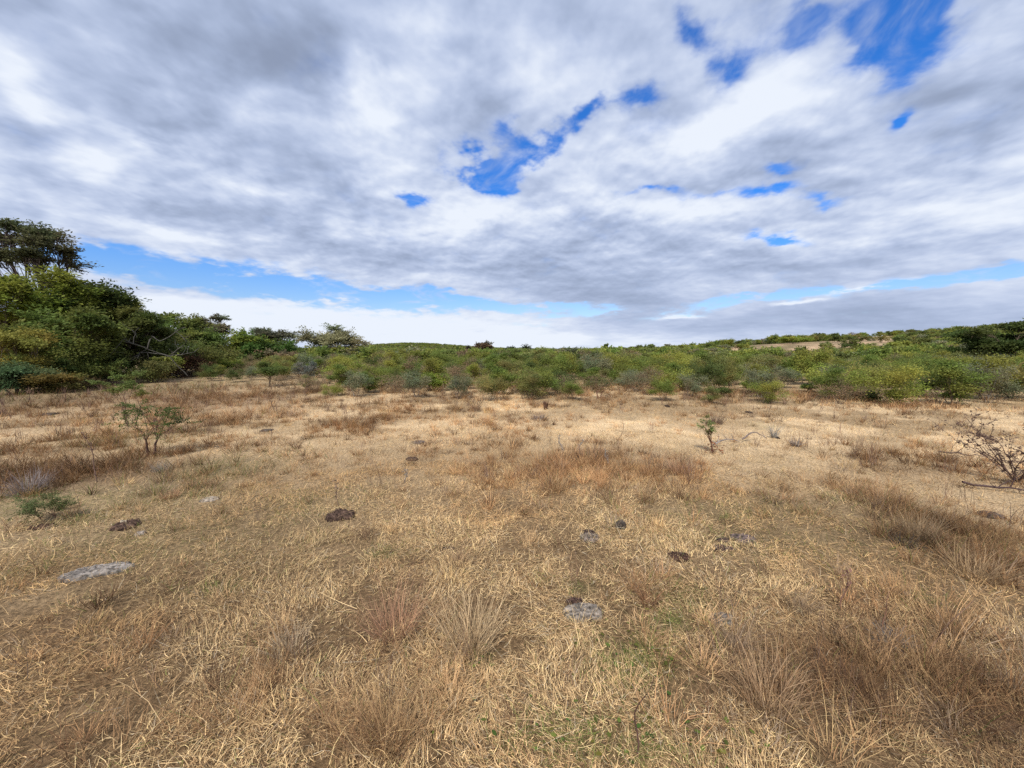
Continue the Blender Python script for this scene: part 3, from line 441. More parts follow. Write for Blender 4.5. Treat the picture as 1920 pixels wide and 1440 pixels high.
tree_at(1125, 712, 56, 12.6, 'nearly bare brown sapling with a forked upright stem', 'bare_sapling', 'sapling', seed=40, base=.35, ncl=9, nsub=8, nlf=4, leaf=.035, tint_=(.14, .13, .05), crown=.34, stems=2, bark=(.22, .12, .08), tr=.022)
# trees on the skyline
tree_at(908, 641, 32, 75, 'small round brownish tree with a see-through crown on the skyline', seed=41, base=.3, ncl=12, nsub=12, nlf=8, leaf=.16, tint_=(.13, .10, .06), jit=.06, crown=.33, bark=(.15, .11, .1))
tree_at(968, 648, 52, 62, 'dark domed bush against the sky near the centre of the horizon', 'thorn_shrub', 'shrub', seed=42, base=.0, ncl=16, nsub=14, nlf=20, leaf=.14, tint_=(.05, .07, .03), crown=.36, stems=4, parts=P2)
tree_at(1137, 645, 10, 150, 'tiny dark tree with a tufted top poking above the level horizon', seed=43, base=.3, ncl=8, nsub=8, nlf=12, leaf=.3, tint_=DG, crown=.4)
tree_at(1543, 625, 8, 165, 'tiny mushroom-shaped dark tree alone on the ridge', seed=44, base=.55, ncl=8, nsub=8, nlf=14, leaf=.3, tint_=(.07, .085, .04), crown=.42)
tree_at(1612, 625, 22, 160, 'low dark tree on the ridge above the reddish bare patch', seed=45, base=.25, ncl=9, nsub=9, nlf=14, leaf=.4, tint_=DG, crown=.4)
tree_at(1670, 623, 22, 150, 'wide dark tree on the ridge between two lower bushes', seed=46, base=.2, ncl=9, nsub=9, nlf=14, leaf=.4, tint_=DG, crown=.4)
tree_at(860, 650, 14, 160, 'small dark tree at the foot of the far hill', seed=47, base=.2, ncl=8, nsub=8, nlf=12, leaf=.35, tint_=DG, crown=.4)
tree_at(878, 648, 12, 150, 'thin twiggy tree beside the round brownish one on the skyline', seed=48, base=.35, ncl=8, nsub=8, nlf=6, leaf=.25, tint_=(.09, .09, .06), crown=.36)
tree_at(740, 656, 70, 110, 'dark bush clump in front of the far hill', 'thorn_shrub', 'shrub', seed=49, base=.0, ncl=14, nsub=12, nlf=16, leaf=.28, tint_=DG, crown=.4, stems=3, parts=P2)
tree_at(1362, 642, 16, 80, 'dead grey snag sticking up out of the scrub near the slope', 'dead_tree', 'tree', seed=50, base=.3, ncl=6, nsub=5, nlf=0, crown=.3, bark=(.3, .27, .26), tr=.1)
tree_at(325, 597, 24, 30, 'slender bare grey twigs reaching above the thicket', 'dead_tree', 'tree', seed=51, base=.5, ncl=7, nsub=6, nlf=0, crown=.3, bark=(.25, .23, .22), tr=.05)

# ---- near saplings and dry shrubs
def at_base(px, py, **k): return on_ground(px, py)
x, y = on_ground(283, 856); grow('sapling', 'small two-stemmed thorn sapling with flat green fronds in the brown grass', 'sapling', x, y, seed=66, H=.84, W=.88, base=.30, stems=2, ncl=10, nsub=7, nlf=26, leaf=.016, flat=.6, jit=.03, tint_=(.08, .125, .03), bark=(.12, .07, .055), tr=.017, crown=.5, spread=.05, lean=.1)
x, y = on_ground(245, 800); grow('sapling', 'wispy pale green sapling just behind the small two-stemmed one', 'sapling', x, y, seed=62, H=1.15, W=.85, base=.35, stems=3, ncl=11, nsub=8, nlf=24, leaf=.018, jit=.04, flat=.6, tint_=(.14, .17, .045), bark=(.16, .10, .08), tr=.013, crown=.34, spread=.14)
x, y = on_ground(92, 978); grow('sapling', 'knee-high green sapling with a fuzzy top and a single bent stem', 'sapling', x, y, seed=63, H=.27, W=.40, base=.1, ncl=14, nsub=9, nlf=20, leaf=.009, flat=1.0, stems=2, jit=.05, tint_=(.14, .165, .06), bark=(.16, .09, .07), tr=.006, crown=.42, lean=-.12)
x, y = on_ground(1338, 850); grow('sapling', 'slim green sapling with rusty red dead leaves round its foot', 'sapling', x, y, seed=64, H=.60, W=.22, base=.25, ncl=9, nsub=6, nlf=8, leaf=.018, flat=1, tint_=(.15, .18, .06), bark=(.13, .07, .05), tr=.010, crown=.4, lean=-.12)
rs = bpy.context.scene.collection.objects[-1]
def wisp(name, label, cat, px, py, n, h, spr, col, wd=.002, group=None, bend=.8, tl=.5, seeds=0, part=None, rs=7, k=3):
    """a tuft: many thin blades out of one root"""
    global R
    if n > 150: n = int(n * .6); wd = wd * 1.45
    x, y = on_ground(px, py); Rk = R; R = np.random.default_rng(rs); m = MB(); r_ = spr * np.sqrt(R.random(n)) * .35; a_ = R.random(n) * 6.283
    xs, ys = r_ * np.cos(a_), r_ * np.sin(a_); az = np.pi / 2 - a_ + (R.random(n) - .5) * .9
    c = np.asarray(col) * (.6 + .8 * R.random((n, 1))); hh = height
    globals()['height'] = lambda a, b: np.zeros_like(np.asarray(a, float))
    blades(m, xs, ys, h * (.45 + .6 * R.random(n)), wd * (.6 + .8 * R.random(n)), (.05 + tl * R.random(n)) * 1.4, bend * 1.5 * (R.random(n) - .1), az + (R.random(n) - .5) * 1.2, c, 0, k)
    globals()['height'] = hh; R = Rk
    o = link(name, m.mesh(name, M_GRASS), None, (x, y, float(height(x, y)))); tag(o, label, cat, group); return o
# rusty dead leaves of that sapling as a part
rm = MB(); rg = np.random.default_rng(3); n = 90; P = rg.normal(size=(n, 3)) * np.array([.05, .05, 0]); P[:, 2] = np.abs(rg.normal(size=n)) * .09; P[:, :2] *= (1.4 - P[:, 2:3] * 3); leaves(rm, P, rg.normal(size=(n, 3)), .034, (.22, .085, .04), rg); link('dead_leaves', rm.mesh('dead_leaves', M_LEAF), [o for o in sc.objects if o.get('label', '').startswith('slim green sapling with rusty')][0])
TF = 'distinct grass tufts in the open field'
for i, (px, py, n, h, s, c, wd, lab) in enumerate([
    (880, 1215, 420, .42, .30, (.50, .37, .22), .0020, 'tall pale straw tuft fanning out beside the big grey dung pat'),
    (740, 1190, 380, .36, .28, (.40, .23, .14), .0016, 'reddish upright tuft left of the tall pale straw tuft'),
    (735, 1395, 420, .34, .22, (.38, .25, .13), .0019, 'thick tawny clump nearest the bottom of the view'),
    (1215, 1135, 170, .20, .12, (.26, .14, .075), .0018, 'small dark brown tuft beyond the big grey dung pat'),
    (1500, 1150, 200, .20, .14, (.24, .17, .11), .0018, 'squat grey-brown tuft at the edge of the tall brown grass'),
    (1440, 1330, 400, .36, .26, (.40, .27, .16), .0017, 'loose brown tuft crossed by long pale stalks'),
    (1720, 1010, 420, .34, .30, (.28, .20, .12), .0022, 'dark shaggy tuft around the blackened twigs'),
    (1830, 1085, 360, .30, .28, (.36, .25, .14), .0020, 'rounded yellowish brown tuft lower than the dark shaggy one'),
    (545, 1225, 220, .20, .20, (.46, .36, .24), .0020, 'flattened pale tuft halfway between the grey slab and the bottom'),
    (1270, 890, 260, .30, .26, (.34, .20, .12), .0032, 'reddish brown tuft ending the drift of tall grass'),
    (1040, 920, 300, .30, .30, (.42, .29, .16), .0030, 'fluffy tan tuft in the middle of the central drift'),
    (320, 935, 240, .16, .24, (.42, .26, .15), .0026, 'low russet tuft on the greenish strip'),
    (860, 1060, 200, .16, .2, (.30, .2, .12), .0022, 'dark matted tuft right above the tall pale straw tuft')]):
    wisp('grass_tuft', lab, 'grass tuft', px, py, n, h, s, c, wd, TF, rs=100 + i)
wisp('withered_herb', 'fluffy grey withered herb among dark brown weeds', 'dry plant', 52, 925, 420, .34, .42, (.26, .22, .21), .003, rs=120)
wisp('withered_herb', 'greyish stubby herb behind the slab-shaped clearing on the green strip', 'dry plant', 300, 885, 160, .2, .25, (.28, .25, .22), .003, rs=121)
wisp('withered_herb', 'mounded purplish grey dry herb alone on the pale ground', 'dry plant', 1010, 787, 260, .22, .5, (.22, .17, .15), .006, rs=122, tl=1.2)
wisp('withered_herb', 'grey stick-like herb sprouting beside the black clod', 'dry plant', 1451, 822, 60, .34, .10, (.30, .28, .25), .008, rs=123, tl=.25)
wisp('withered_herb', 'short grey spiky herb furthest along the pale clearing', 'dry plant', 1492, 838, 60, .2, .14, (.24, .21, .19), .01, rs=124)
wisp('withered_herb', 'blackish tangled herb inside the dark shaggy tuft', 'dry plant', 1695, 1022, 200, .17, .16, (.07, .06, .055), .003, rs=125, tl=1.3)
wisp('withered_herb', 'grey ashen herb half buried in the tall brown grass', 'dry plant', 1672, 1205, 150, .14, .12, (.22, .2, .19), .003, rs=126, tl=1.2)
wisp('withered_shrub', 'brown twiggy clump at the foot of the thin green sapling', 'dry plant', 1342, 795, 260, .35, .35, (.20, .14, .10), .005, rs=127)
wisp('stump', 'short dark brown stump standing alone before the scrub belt', 'stump', 1023, 768, 60, .28, .09, (.16, .09, .06), .04, rs=128, tl=.15, bend=.1)
# stalks
def stalk(px, py, h, lean, label, col=(.2, .12, .08), r=.0035, seeds=0, sd_=1, side=3, name='weed_stalk', br=0):
    rg = np.random.default_rng(sd_); x, y = on_ground(px, py); m = MB(); n = 9; t = np.linspace(0, 1, n); pts = np.stack([lean * h * t + .05 * h * np.sin(t * 7 + sd_), .06 * h * np.sin(t * 5), h * t], -1); m.tube(pts, r * (1.15 - .8 * t), 5, col)
    for q in range(br):
        i = rg.integers(3, n - 1); d = (rg.random(3) - .5) * np.array([1, 1, 0]) + np.array([0, 0, .5]); m.tube(limb(pts[i], pts[i] + d * h * .3, rg, .1, 4), [r * .6, r * .5, r * .4, r * .3], 4, col)
    o = link(name, None, None, (x, y, float(height(x, y)))); tag(o, label, 'weed', 'dry weed stalks in the field'); link('stem', m.mesh('stem', M_BARK), o)
    if seeds:
        s = MB(); k = rg.integers(n - seeds // 8 - 3, n, seeds); P = pts[k] + rg.normal(size=(seeds, 3)) * .012; leaves(s, P, rg.normal(size=(seeds, 3)) * .4 + np.array([0, 0, 1]), .022, np.array(col) * 1.2, rg); link('dry_leaves', s.mesh('dry_leaves', M_LEAF), o)
    return o
stalk(1188, 1420, .36, .12, 'dark wavy stalk rising alone from the green leaves near the bottom', (.10, .055, .045), .0035)
stalk(632, 948, .24, .0, 'dry seed stalk beside the dark brown dung pat', (.22, .15, .11), .004, 24, 2)
stalk(1160, 848, .52, .1, 'tall thin stalk standing over the central drift', (.30, .20, .13), .006, 0, 3)
stalk(1580, 1145, .24, .05, 'short dark stalk where the tall brown grass begins', (.22, .12, .09), .004, 16, 4)
stalk(1657, 1190, .26, .0, 'straight reddish stalk beside the ashen herb', (.26, .14, .10), .0035, 0, 5)
stalk(1140, 872, .22, -.2, 'grey plume-like stalk leaning over the central drift', (.30, .27, .24), .010, 60, 6)
stalk(1055, 846, .24, -.3, 'grey plume-like stalk at the far side of the central drift', (.32, .29, .26), .010, 60, 7)
stalk(1085, 850, .22, .2, 'forked grey stalk between the two grey plumes', (.32, .29, .26), .008, 50, 8, br=3)
stalk(180, 905, .62, -.08, 'leggy brown weed with drooping twigs in the brown grass', (.16, .10, .08), .006, 40, 9, br=6)
stalk(760, 905, .16, .1, 'short grey weed alone on the tan grass', (.26, .23, .2), .007, 40, 10)
stalk(1735, 1240, .34, .55, 'slanting brown stalk at the edge of the rounded grass', (.2, .12, .08), .004, 0, 12)
# bare dark shrub at the frame edge
def bare(name, label, px, py, H, W, seed, col, cat='shrub', ncl=8, r=.02, knots=True, lay=None, rz=0):
    rg = np.random.default_rng(seed); x, y = on_ground(px, py); m = MB(); kn = MB()
    for i in range(ncl):
        a_ = 6.283 * i / ncl + rg.random(); rr = W / 2 * (.5 + .5 * rg.random()); e_ = np.array([math.cos(a_) * rr, math.sin(a_) * rr, H * (.45 + .55 * rg.random())]); p = limb([0, 0, 0], e_, rg, .25, 8); m.tube(p, np.linspace(r, r * .3, 8), 5, col)
        for q in range(5):
            s0 = p[rg.integers(2, 8)]; e2 = s0 + (rg.random(3) - np.array([.5, .5, .25])) * W * .35; e2[2] = max(e2[2], .02); p2 = limb(s0, e2, rg, .2, 5); m.tube(p2, np.linspace(r * .4, r * .15, 5), 4, col)
            if knots:
                P = np.repeat(p2, 5, 0) + rg.normal(size=(25, 3)) * .010; leaves(kn, P, rg.normal(size=(25, 3)), .024, np.array(col) * 1.05, rg)
        if knots: P = np.repeat(p[2:], 7, 0) + rg.normal(size=(42, 3)) * .012; leaves(kn, P, rg.normal(size=(42, 3)), .026, np.array(col) * 1.05, rg)
    o = link(name, None, None, (x, y, float(height(x, y)))); tag(o, label, cat); link('stem', m.mesh('stem', M_BARK), o)
    if knots: link('dead_leaves', kn.mesh('dead_leaves', M_LEAF), o)
    return o
bare('bare_shrub', 'leafless dark brown shrub with knotty upturned branches at the frame edge', 1905, 905, .70, 1.45, 71, (.14, .09, .07), ncl=14, r=.0065)
def fallen(name, label, px, py, L_, ang, col, r, seed, z=.04, br=4, rise=0, Y=None, cat='branch'):
    rg = np.random.default_rng(seed); m = MB(); n = 9; t = np.linspace(0, 1, n)
    c = np.stack([(t - .5) * L_ * math.cos(ang), (t - .5) * L_ * math.sin(ang), z + rise * np.sin(t * 3.0) + .03 * rg.random(n)], -1); m.tube(c, r * (1.1 - .75 * t), 6, col)
    for q in range(br):
        s0 = c[rg.integers(1, n)]; e2 = s0 + (rg.random(3) - np.array([.5, .5, .35])) * L_ * .5; e2[2] = max(e2[2], .01); p2 = limb(s0, e2, rg, .3, 6); m.tube(p2, np.linspace(r * .5, r * .15, 6), 4, col)
        for g_ in range(2): s1 = p2[rg.integers(1, 6)]; e3 = s1 + (rg.random(3) - .5) * L_ * .22; e3[2] = max(e3[2], .01); m.tube(limb(s1, e3, rg, .3, 4), [r * .2, r * .16, r * .12, r * .08], 3, col)
    if Y: x, _ = at_depth(px, py, Y); y = Y
    else: x, y = on_ground(px, py)
    o = link(name, m.mesh(name, M_BARK, True), None, (x, y, float(height(x, y)))); return tag(o, label, cat)
fallen('fallen_branch', 'blackish crooked branch lying below the leafless dark shrub', 1893, 925, .75, -.5, (.07, .045, .045), .013, 72, br=9)
fallen('fallen_branch', 'short dark branch on the ground behind the leafless dark shrub', 1805, 858, .5, -.6, (.09, .065, .06), .011, 73, br=5)
fallen('fallen_branch', 'arched grey-brown branch propped up on the pale clearing', 1413, 828, .42, .1, (.20, .16, .15), .013, 74, rise=.13, br=3, z=.02)
fallen('fallen_branch', 'grey twisted twigs lying beside the sapling with the rusty foot', 1362, 838, .5, .2, (.24, .21, .2), .012, 75, rise=.06, br=7)
# big dead boughs hanging in front of the thicket
def boughs():
    rg = np.random.default_rng(80); Y = 18.2; m = MB(); col = (.085, .08, .07)
    def W_(px, py, dy=0): x, h = at_depth(px, py, Y + dy); return np.array([x, Y + dy, h + float(height(x, Y))])
    x0, y0 = W_(300, 712)[:2]; base = np.array([x0, y0, 0])
    P = {k: W_(*v) for k, v in dict(root=(352, 705, .6), a=(318, 668, .3), b=(276, 655, 0), c=(250, 645, -.3), d=(232, 636, -.5), e=(222, 648, -.6), f=(262, 662, 0), g=(300, 640, .2), h=(330, 622, .3), i=(348, 614, .3), j=(285, 630, .1), k=(255, 625, -.2), l=(246, 618, -.3), m_=(365, 660, .4), n=(215, 655, -.7), o=(205, 668, -.7), p=(350, 640, .2), q=(258, 672, -.2)).items()}
    for s_, r0, r1 in ((('root', 'a', 'b', 'c', 'd', 'e', 'n', 'o'), .020, .008), (('a', 'f', 'q'), .025, .01), (('b', 'j', 'g', 'h', 'i'), .03, .01), (('c', 'k', 'l'), .02, .01), (('a', 'm_'), .025, .01), (('a', 'p', 'h'), .025, .01), (('f', 'b'), .014, .014)):
        pts = [P[k_] for k_ in s_]; full = np.concatenate([limb(pts[i], pts[i + 1], rg, .1, 5)[:-1] for i in range(len(pts) - 1)] + [[pts[-1]]]); m.tube(full - base, np.linspace(r0, r1, len(full)), 5, col)
        for q in range(5):
            s0 = full[rg.integers(0, len(full))]; e2 = s0 + (rg.random(3) - .5) * .9; m.tube(limb(s0 - base, e2 - base, rg, .25, 5), np.linspace(.014, .006, 5), 3, col)
    return tag(link('dead_boughs', m.mesh('dead_bough', M_BARK, True), None, tuple(base)), 'bleached bare dead bough sprawling out of the thicket side', 'branch')
b_ = boughs(); b_.name = 'dead_bough'

# ------------------------------------------------------------------ dung pats and stones
def lump(name, label, cat, px, py, wpx, dpx, h, col, seed, mt=None, rot=0, cav=.3, edge=.25, part=None, group=None, flatp=2.2, up=.0):
    x, y = on_ground(px, py); d = math.hypot(y, EYE); rx = wpx / F * y / 2 * 1.02; _, y1 = on_ground(px, py - dpx / 2); _, y0 = on_ground(px, py + dpx / 2); ry = (y1 - y0) / 2
    nr, na_ = 36, 110; rr = np.linspace(0, 1, nr) ** .8; ta = np.arange(na_) * 2 * np.pi / na_; cx, cy = np.cos(ta), np.sin(ta)
    out = 1 - edge * 1.3 + 2.6 * edge * fbm(cx * 2.4 + seed, cy * 2.4, seed, 5); X = rr[:, None] * (cx * out)[None] * rx; Y_ = rr[:, None] * (cy * out)[None] * ry
    f1 = fbm(X * 25 + seed, Y_ * 25, seed + 1, 5); ridg = 1 - np.abs(2 * fbm(X * 40 + seed * 3, Y_ * 40, seed + 3, 3) - 1)
    h = h * .5; Z = h * (1 - rr[:, None] ** max(flatp, 4)) ** .5 * (.35 + 1.1 * f1) + h * .5 * (ridg - .6) * (1 - rr[:, None] ** 6) - .012 * (rr[:, None] > .98) + up
    Z[0] = Z[0].mean(); V = np.stack([X, Y_, Z], -1).reshape(-1, 3); i = np.arange(nr - 1)[:, None] * na_; jj = np.arange(na_)[None]
    tone = (.12 + 1.15 * S(.2, .75, fbm(X * 45 + 3, Y_ * 110, seed + 9, 5)) + .5 * (ridg - .7) - .35 * rr[:, None] ** 8).clip(.08, 2).reshape(-1, 1); c = np.asarray(col) * np.array([.85, .82, .78]) * (tone * .8 + .15)
    m = MB(); m.add(V, None, np.stack([i + jj, i + na_ + jj, i + na_ + (jj + 1) % na_, i + (jj + 1) % na_], -1).reshape(-1, 4), c)
    o = link(name, m.mesh(name, mt or M_DUNG, True), None, (x, y, float(height(x, y))), rot); return tag(o, label, cat, group)
DP = 'dried dung pats on the grass'
lump('dung_pat', 'large pale grey weathered dung pat, crusty, nearest of all', 'dung', 1096, 1152, 84, 34, .060, (.27, .24, .215), 1, group=DP)
lump('dung_lump', 'small dark purplish lump against the large pale grey pat', 'dung', 1078, 1133, 34, 14, .055, (.10, .06, .05), 2, group=DP)
lump('dung_pat', 'smooth dark chocolate brown oval dung pat', 'dung', 1272, 1046, 42, 18, .055, (.075, .042, .032), 3, edge=.1, group=DP)
lump('dung_pat', 'grey-brown dung pat with a dark upper rim', 'dung', 1106, 1010, 40, 20, .05, (.20, .165, .145), 4, group=DP)
lump('dung_crust', 'dark crust curled up on the rim of the grey-brown pat', 'dung', 1104, 1001, 26, 7, .055, (.06, .04, .035), 5, group=DP)
lump('dung_lump', 'small upright grey-black clod behind the grey-brown pat', 'dung', 1164, 987, 19, 12, .09, (.10, .085, .075), 6, group=DP)
lump('dung_pat', 'thick dark brown layered dung pat in the tan grass', 'dung', 640, 970, 52, 18, .10, (.115, .075, .06), 7, flatp=4, group=DP)
lump('dung_pat', 'broken grey-purple dung pat with curled edges', 'dung', 1394, 1012, 46, 18, .05, (.17, .13, .125), 8, group=DP)
lump('dung_pat', 'thin dark shard of dung beside the broken grey-purple pat', 'dung', 1357, 1015, 26, 8, .045, (.10, .07, .06), 9, group=DP)
lump('dung_pat', 'crumbled dark dung pat just below the broken grey-purple one', 'dung', 1360, 1032, 44, 11, .045, (.10, .065, .06), 10, edge=.4, group=DP)
lump('dung_pat', 'ash-grey dung pat half hidden in grass past the large pale one', 'dung', 1352, 1162, 50, 22, .05, (.22, .20, .185), 11, group=DP)
lump('dung_pat', 'flat dark grey dung pat on pale ground near the frame edge', 'dung', 1856, 968, 44, 14, .05, (.09, .075, .07), 12, group=DP)
lump('soil_clod', 'dark earthy clod at the foot of the knee-high sapling', 'clod', 80, 990, 50, 12, .05, (.10, .06, .045), 13)
lump('soil_clod', 'dark crumbly mound with pale bits near the grey slab', 'clod', 236, 988, 46, 20, .07, (.11, .07, .055), 14)
lump('stone', 'pale rounded stone set in the dark crumbly mound', 'stone', 233, 985, 14, 6, .09, (.42, .36, .28), 15, M_STONE)
lump('stone', 'small whitish stone just below the crumbly mound', 'stone', 264, 1003, 16, 8, .05, (.45, .39, .34), 16, M_STONE)
lump('weathered_slab', 'long pale grey weathered wood slab lying aslant in the grass', 'wood slab', 184, 1073, 118, 26, .07, (.30, .275, .26), 17, M_STONE, rot=.35, edge=.18, flatp=5)
lump('stone', 'flat pale stone on the greenish strip', 'stone', 394, 937, 34, 10, .035, (.36, .31, .26), 18, M_STONE)
lump('soil_clod', 'little black clod at the foot of the stick-like herb', 'clod', 1456, 822, 8, 3, .05, (.03, .022, .02), 19)
lump('soil_clod', 'dark grey clod in the far tan grass near the brown drift', 'clod', 500, 808, 22, 5, .05, (.12, .10, .09), 20)
lump('soil_clod', 'dark low clod just under the thicket edge', 'clod', 90, 778, 26, 5, .07, (.10, .08, .07), 21)
lump('dung_pat', 'small grey pat in the tan grass right of the low brown drift', 'dung', 785, 830, 24, 6, .05, (.20, .17, .16), 22, group=DP)
lump('dung_pat', 'small brown pat just past the tan clearing in the centre', 'dung', 772, 862, 24, 7, .05, (.12, .08, .06), 23, group=DP)
lump('dung_pat', 'dark flake of dung above the tall pale straw tuft', 'dung', 842, 1030, 30, 8, .03, (.09, .065, .055), 24, group=DP)
lump('soil_clod', 'tiny black clod at the far edge of the pale clearing', 'clod', 1251, 763, 7, 3, .08, (.06, .045, .04), 25)
lump('soil_clod', 'small black clod between scrub edge and pale clearing', 'clod', 1404, 774, 9, 3, .06, (.04, .03, .03), 26)

# ------------------------------------------------------------------ the scrub belt
KINDS = [('bright yellow-green', (.225, .25, .05), 24, .045), ('fresh green', (.17, .21, .045), 26, .045), ('olive', (.20, .20, .065), 22, .045), ('dark green', (.115, .145, .04), 30, .045), ('grey-green', (.19, .20, .11), 15, .045), ('brown half-bare', (.22, .17, .10), 8, .045)]
VAR = {}
def variant(k, v, far=False):
    if (k, v, far) not in VAR:
        nm, c, nl, lf_ = KINDS[k]; sh = [(1.3, 1.8, .0, 4), (1.35, 1.3, .06, 3), (1.1, 2.0, .0, 5), (1.4, 1.5, .10, 3)][v]
        a_ = dict(seed=500 + k * 10 + v, H=sh[0], W=sh[1], base=sh[2], stems=sh[3], tint_=c, crown=.34, flat=1.0, jit=.12, tr=.02, bark=(.17, .12, .095) if k != 4 else (.24, .21, .19))
        wd_, lf = plant(ncl=14, nsub=11, nlf=nl, leaf=.040, **a_) if not far else plant(ncl=11, nsub=5, nlf=max(6, int(nl * .6)), leaf=.11, **a_)
        VAR[(k, v, far)] = (wd_, lf) if far else (wd_.mesh('stem', M_BARK), lf.mesh('crown', M_LEAF))
    return VAR[(k, v, far)]
R2 = np.random.default_rng(5)
def front_edge(px):   # the row of pixels where the belt begins
    return float(np.interp(px, [-200, 380, 470, 560, 700, 1000, 1300, 1450, 1600, 1920, 2200], [700, 700, 712, 722, 736, 740, 744, 756, 768, 772, 776]))
def proj(x, y, z):
    v = np.array([x, y, z - EYE]); zz = v[1] * math.cos(TILT) - v[2] * math.sin(TILT); return 960 + F * v[0] / zz, 720 - F * (v[1] * math.sin(TILT) + v[2] * math.cos(TILT)) / zz
cand = []; taken = [(o.location.x, o.location.y, .9 if o.location.y < 22 else 1.5) for o in sc.objects if o.get('category') in ('tree', 'shrub', 'sapling')]
grid = {}
def free(x, y, d):
    i, j = int(x // 3), int(y // 3)
    for a_ in (-1, 0, 1):
        for b_ in (-1, 0, 1):
            for (p, q) in grid.get((i + a_, j + b_), ()):
                if (p - x) ** 2 + (q - y) ** 2 < d * d: return False
    return True
n_try = 60000; rr_ = np.sqrt(R2.random(n_try) * (120 ** 2 - 11 ** 2) + 11 ** 2); uu = (R2.random(n_try) * 2 - 1) * 1.5
for r, u in sorted(zip(rr_, uu), key=lambda t: t[0]):
    y = r; x = u * y; px, py = proj(x, y, height(x, y)); e_ = front_edge(px) + 16
    if py > e_ or px < 300: continue
    depth = e_ - py                                      # pixels behind the front edge
    reddish = math.exp(-((px - 1490) / 60) ** 2 - ((py - 672) / 16) ** 2) + math.exp(-((px - 1640) / 60) ** 2 - ((py - 640) / 10) ** 2) + .6 * math.exp(-((px - 1600) / 60) ** 2 - ((py - 690) / 12) ** 2)
    p_ = float(np.interp(depth, [0, 14, 32, 55], [.16, .55, 1.0, 1.0])) * (1 - min(.97, 1.5 * reddish)) * (.7 + .3 * float(S(.38, .55, fbm(x * .22, y * .22, 15, 2))) if depth < 60 else 1)
    if px < 520: p_ *= .5 if py > 690 else 1
    if R2.random() > p_ or R2.random() < .85 * float(open_face(x, y)): continue
    sp_ = float(np.interp(depth, [0, 12, 40], [.85, .92, 1.25])) * (1 if y < 60 else 1.6)
    if not free(x, y, sp_) or any((x - a_) ** 2 + (y - b_) ** 2 < c_ * c_ for a_, b_, c_ in taken): continue
    grid.setdefault((int(x // 3), int(y // 3)), []).append((x, y)); cand.append((x, y, px, py, depth))
near = [c for c in cand if c[2] < 1990 and c[2] > 380][:285]; farc = cand[len(near):] if False else [c for c in cand if c not in near]
def place_word(px):
    for lim, w_ in ((520, 'at the thicket end of the belt'), (600, 'below the flat grey tree top'), (690, 'below the lone thorn tree'), (790, 'below the far hill'), (880, 'between far hill and round brown tree'), (945, 'below the round brown skyline tree'), (1010, 'below the dark domed bush'), (1090, 'past the dark domed bush'), (1180, 'below the tiny tufted skyline tree'),
        (1270, 'where the horizon is flattest'), (1350, 'short of the dead grey snag'), (1420, 'below the dead grey snag'), (1500, 'below the reddish bare slope'), (1570, 'below the mushroom-shaped ridge tree'), (1650, 'below the umbrella-shaped tree'), (1740, 'below the dark layered tree'), (1830, 'short of the big spreading tree'), (9999, 'below the big spreading tree')):
        if px < lim: return w_
seen = {}; rows = []
for x, y, px, py, depth in near:
    pr = np.array([.24, .25, .18, .13, .10, .10]) if depth > 26 else np.array([.10, .13, .18, .07, .20, .32]); k = int(R2.choice(6, p=pr / pr.sum())); v = int(R2.integers(0, 4))
    s = (.72 + .5 * R2.random()) * float(np.interp(depth, [0, 16, 40], [.46, .64, .90])); hz = s * (1.3, 1.35, 1.1, 1.4)[v]
    size = 'knee-high' if hz < .7 else 'waist-high' if hz < 1.05 else 'chest-high' if hz < 1.4 else 'head-high'
    row = 'outlying' if depth < 16 else 'front-row' if depth < 32 else 'second-row' if depth < 46 else 'deep'
    shape = ('domed', 'upright', 'spreading', 'tree-like')[v]; rows.append([x, y, k, v, s, f'{row} {size} {shape} {KINDS[k][0]} shrub {place_word(px)}', px])
by = {}
for r_ in rows: by.setdefault(r_[5], []).append(r_)
for lab, l_ in by.items():
    l_.sort(key=lambda t: t[6])
    if len(l_) == 2: l_[0][5] += ', left twin'; l_[1][5] += ', right twin'
    elif len(l_) > 2:
        for i, t in enumerate(l_): t[5] += ', ' + ('leftmost', 'second alike', 'third alike', 'fourth alike', 'fifth alike', 'sixth alike')[min(i, 5)]
for x, y, k, v, s, lab, px in rows:
    wm, lm = variant(k, v); o = link('thorn_shrub', None, None, (x, y, float(height(x, y))), R2.random() * 6.28, (s, s, s * (.9 + .2 * R2.random()))); o.empty_display_size = .3
    tag(o, lab, 'shrub', 'shrubs of the scrub belt'); link('stem', wm, o); link('crown', lm, o)
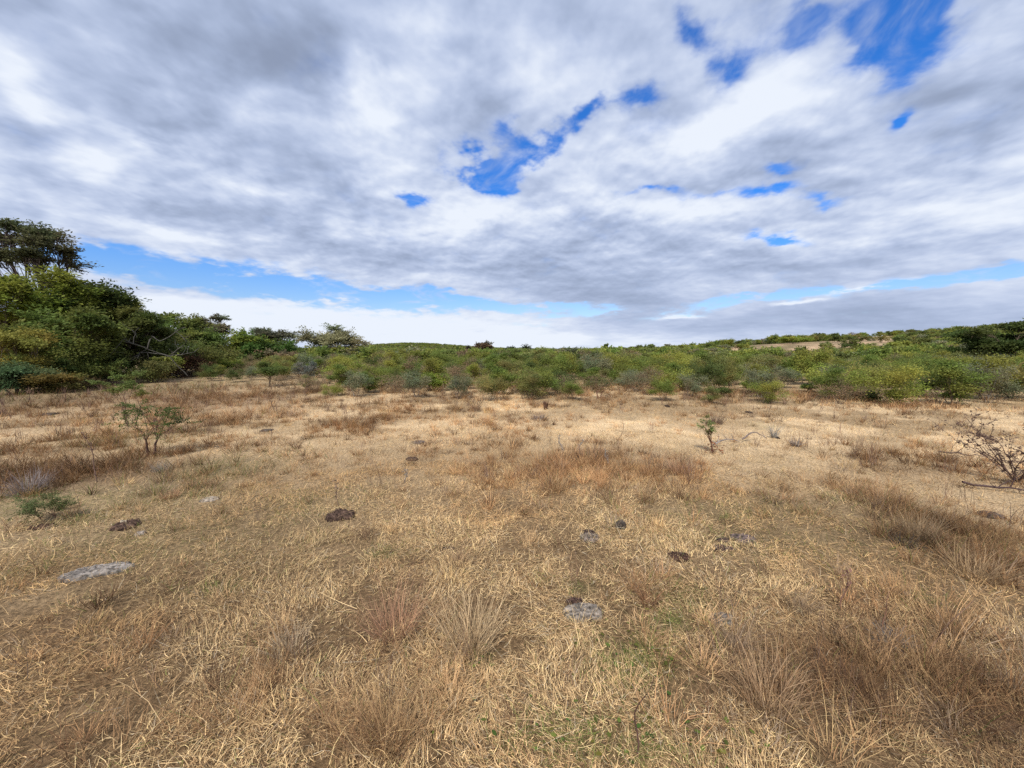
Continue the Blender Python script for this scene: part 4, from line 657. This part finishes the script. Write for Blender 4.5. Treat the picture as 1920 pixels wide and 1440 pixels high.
# everything beyond: one mass of scrub reaching to the far hill
far = MB(); hx = []
for x, y, px, py, depth in farc:
    if x / y > .35 and fbm(x * .07, y * .07, 92, 3) < .43: continue
    hx.append((x, y, (.8 + .5 * R2.random()), 1))
n_try = 9000; r_ = np.sqrt(R2.random(n_try) * (330 ** 2 - 120 ** 2) + 120 ** 2); u_ = (R2.random(n_try) * 2 - 1) * 1.5
dn = fbm(u_ * r_ * .02, r_ * .02, 90, 3)
for r, u, d_ in zip(r_, u_, dn):
    pr_ = (.55 + .5 * d_) * (1 if u < .3 else .12 + .88 * float(S(.46, .56, d_)))
    if u > .6: px, py = proj(u * r, r, height(u * r, r)); pr_ *= 1 - .95 * math.exp(-((px - 1640) / 70) ** 2 - ((py - 636) / 12) ** 2)
    if R2.random() < pr_ * .5 and R2.random() > .8 * float(open_face(u * r, r)): hx.append((u * r, r, (0.9 + 1.1 * R2.random() ** 2) * (1.7 if u > .35 and R2.random() < .12 else 1), 2))
n_try = 5200; xx = -165 + R2.normal(size=n_try) * 130; yy_ = 560 + R2.normal(size=n_try) * 90
for x, y in zip(xx, yy_):
    if 380 < y < 700: hx.append((x, y, 2.0 + 1.4 * R2.random(), 3))
XS = np.array([(h[0], h[1]) for h in hx]); HZ = height(XS[:, 0], XS[:, 1])
for (x, y, s, lod), z in zip(hx, HZ):
    k = int(R2.choice(6, p=[.20, .26, .20, .2, .09, .05])); wd_, lf = variant(k, int(R2.integers(0, 4)), True)
    V = np.concatenate(lf.v); C_ = np.concatenate(lf.c); q = len(V) // 4; keep = np.arange(q)
    if lod > 1: keep = R2.choice(q, q // (2 if lod == 2 else 5), replace=False)
    V = V.reshape(q, 4, 3)[keep]; C_ = C_.reshape(q, 4, 3)[keep]
    if lod > 1: ce = V.mean(1, keepdims=True); V = ce + (V - ce) * (1.5 if lod == 2 else 2.4)
    a_ = R2.random() * 6.28; ca, sa = math.cos(a_), math.sin(a_); V = V * s; V = np.stack([V[..., 0] * ca - V[..., 1] * sa + x, V[..., 0] * sa + V[..., 1] * ca + y, V[..., 2] + z], -1)
    far.add(V.reshape(-1, 3), None, np.arange(len(keep) * 4).reshape(-1, 4), C_.reshape(-1, 3) * (.8 + .4 * R2.random()))
o = link('distant_scrub', far.mesh('distant_scrub', M_LEAF)); o['kind'] = 'stuff'; tag(o, 'unbroken mass of olive green scrub reaching over slope and far hill', 'scrub')
print('near', len(near), 'far', len(hx), 'faces', sum(len(o.data.polygons) for o in sc.objects if o.type == 'MESH' and o.data.users == 1))
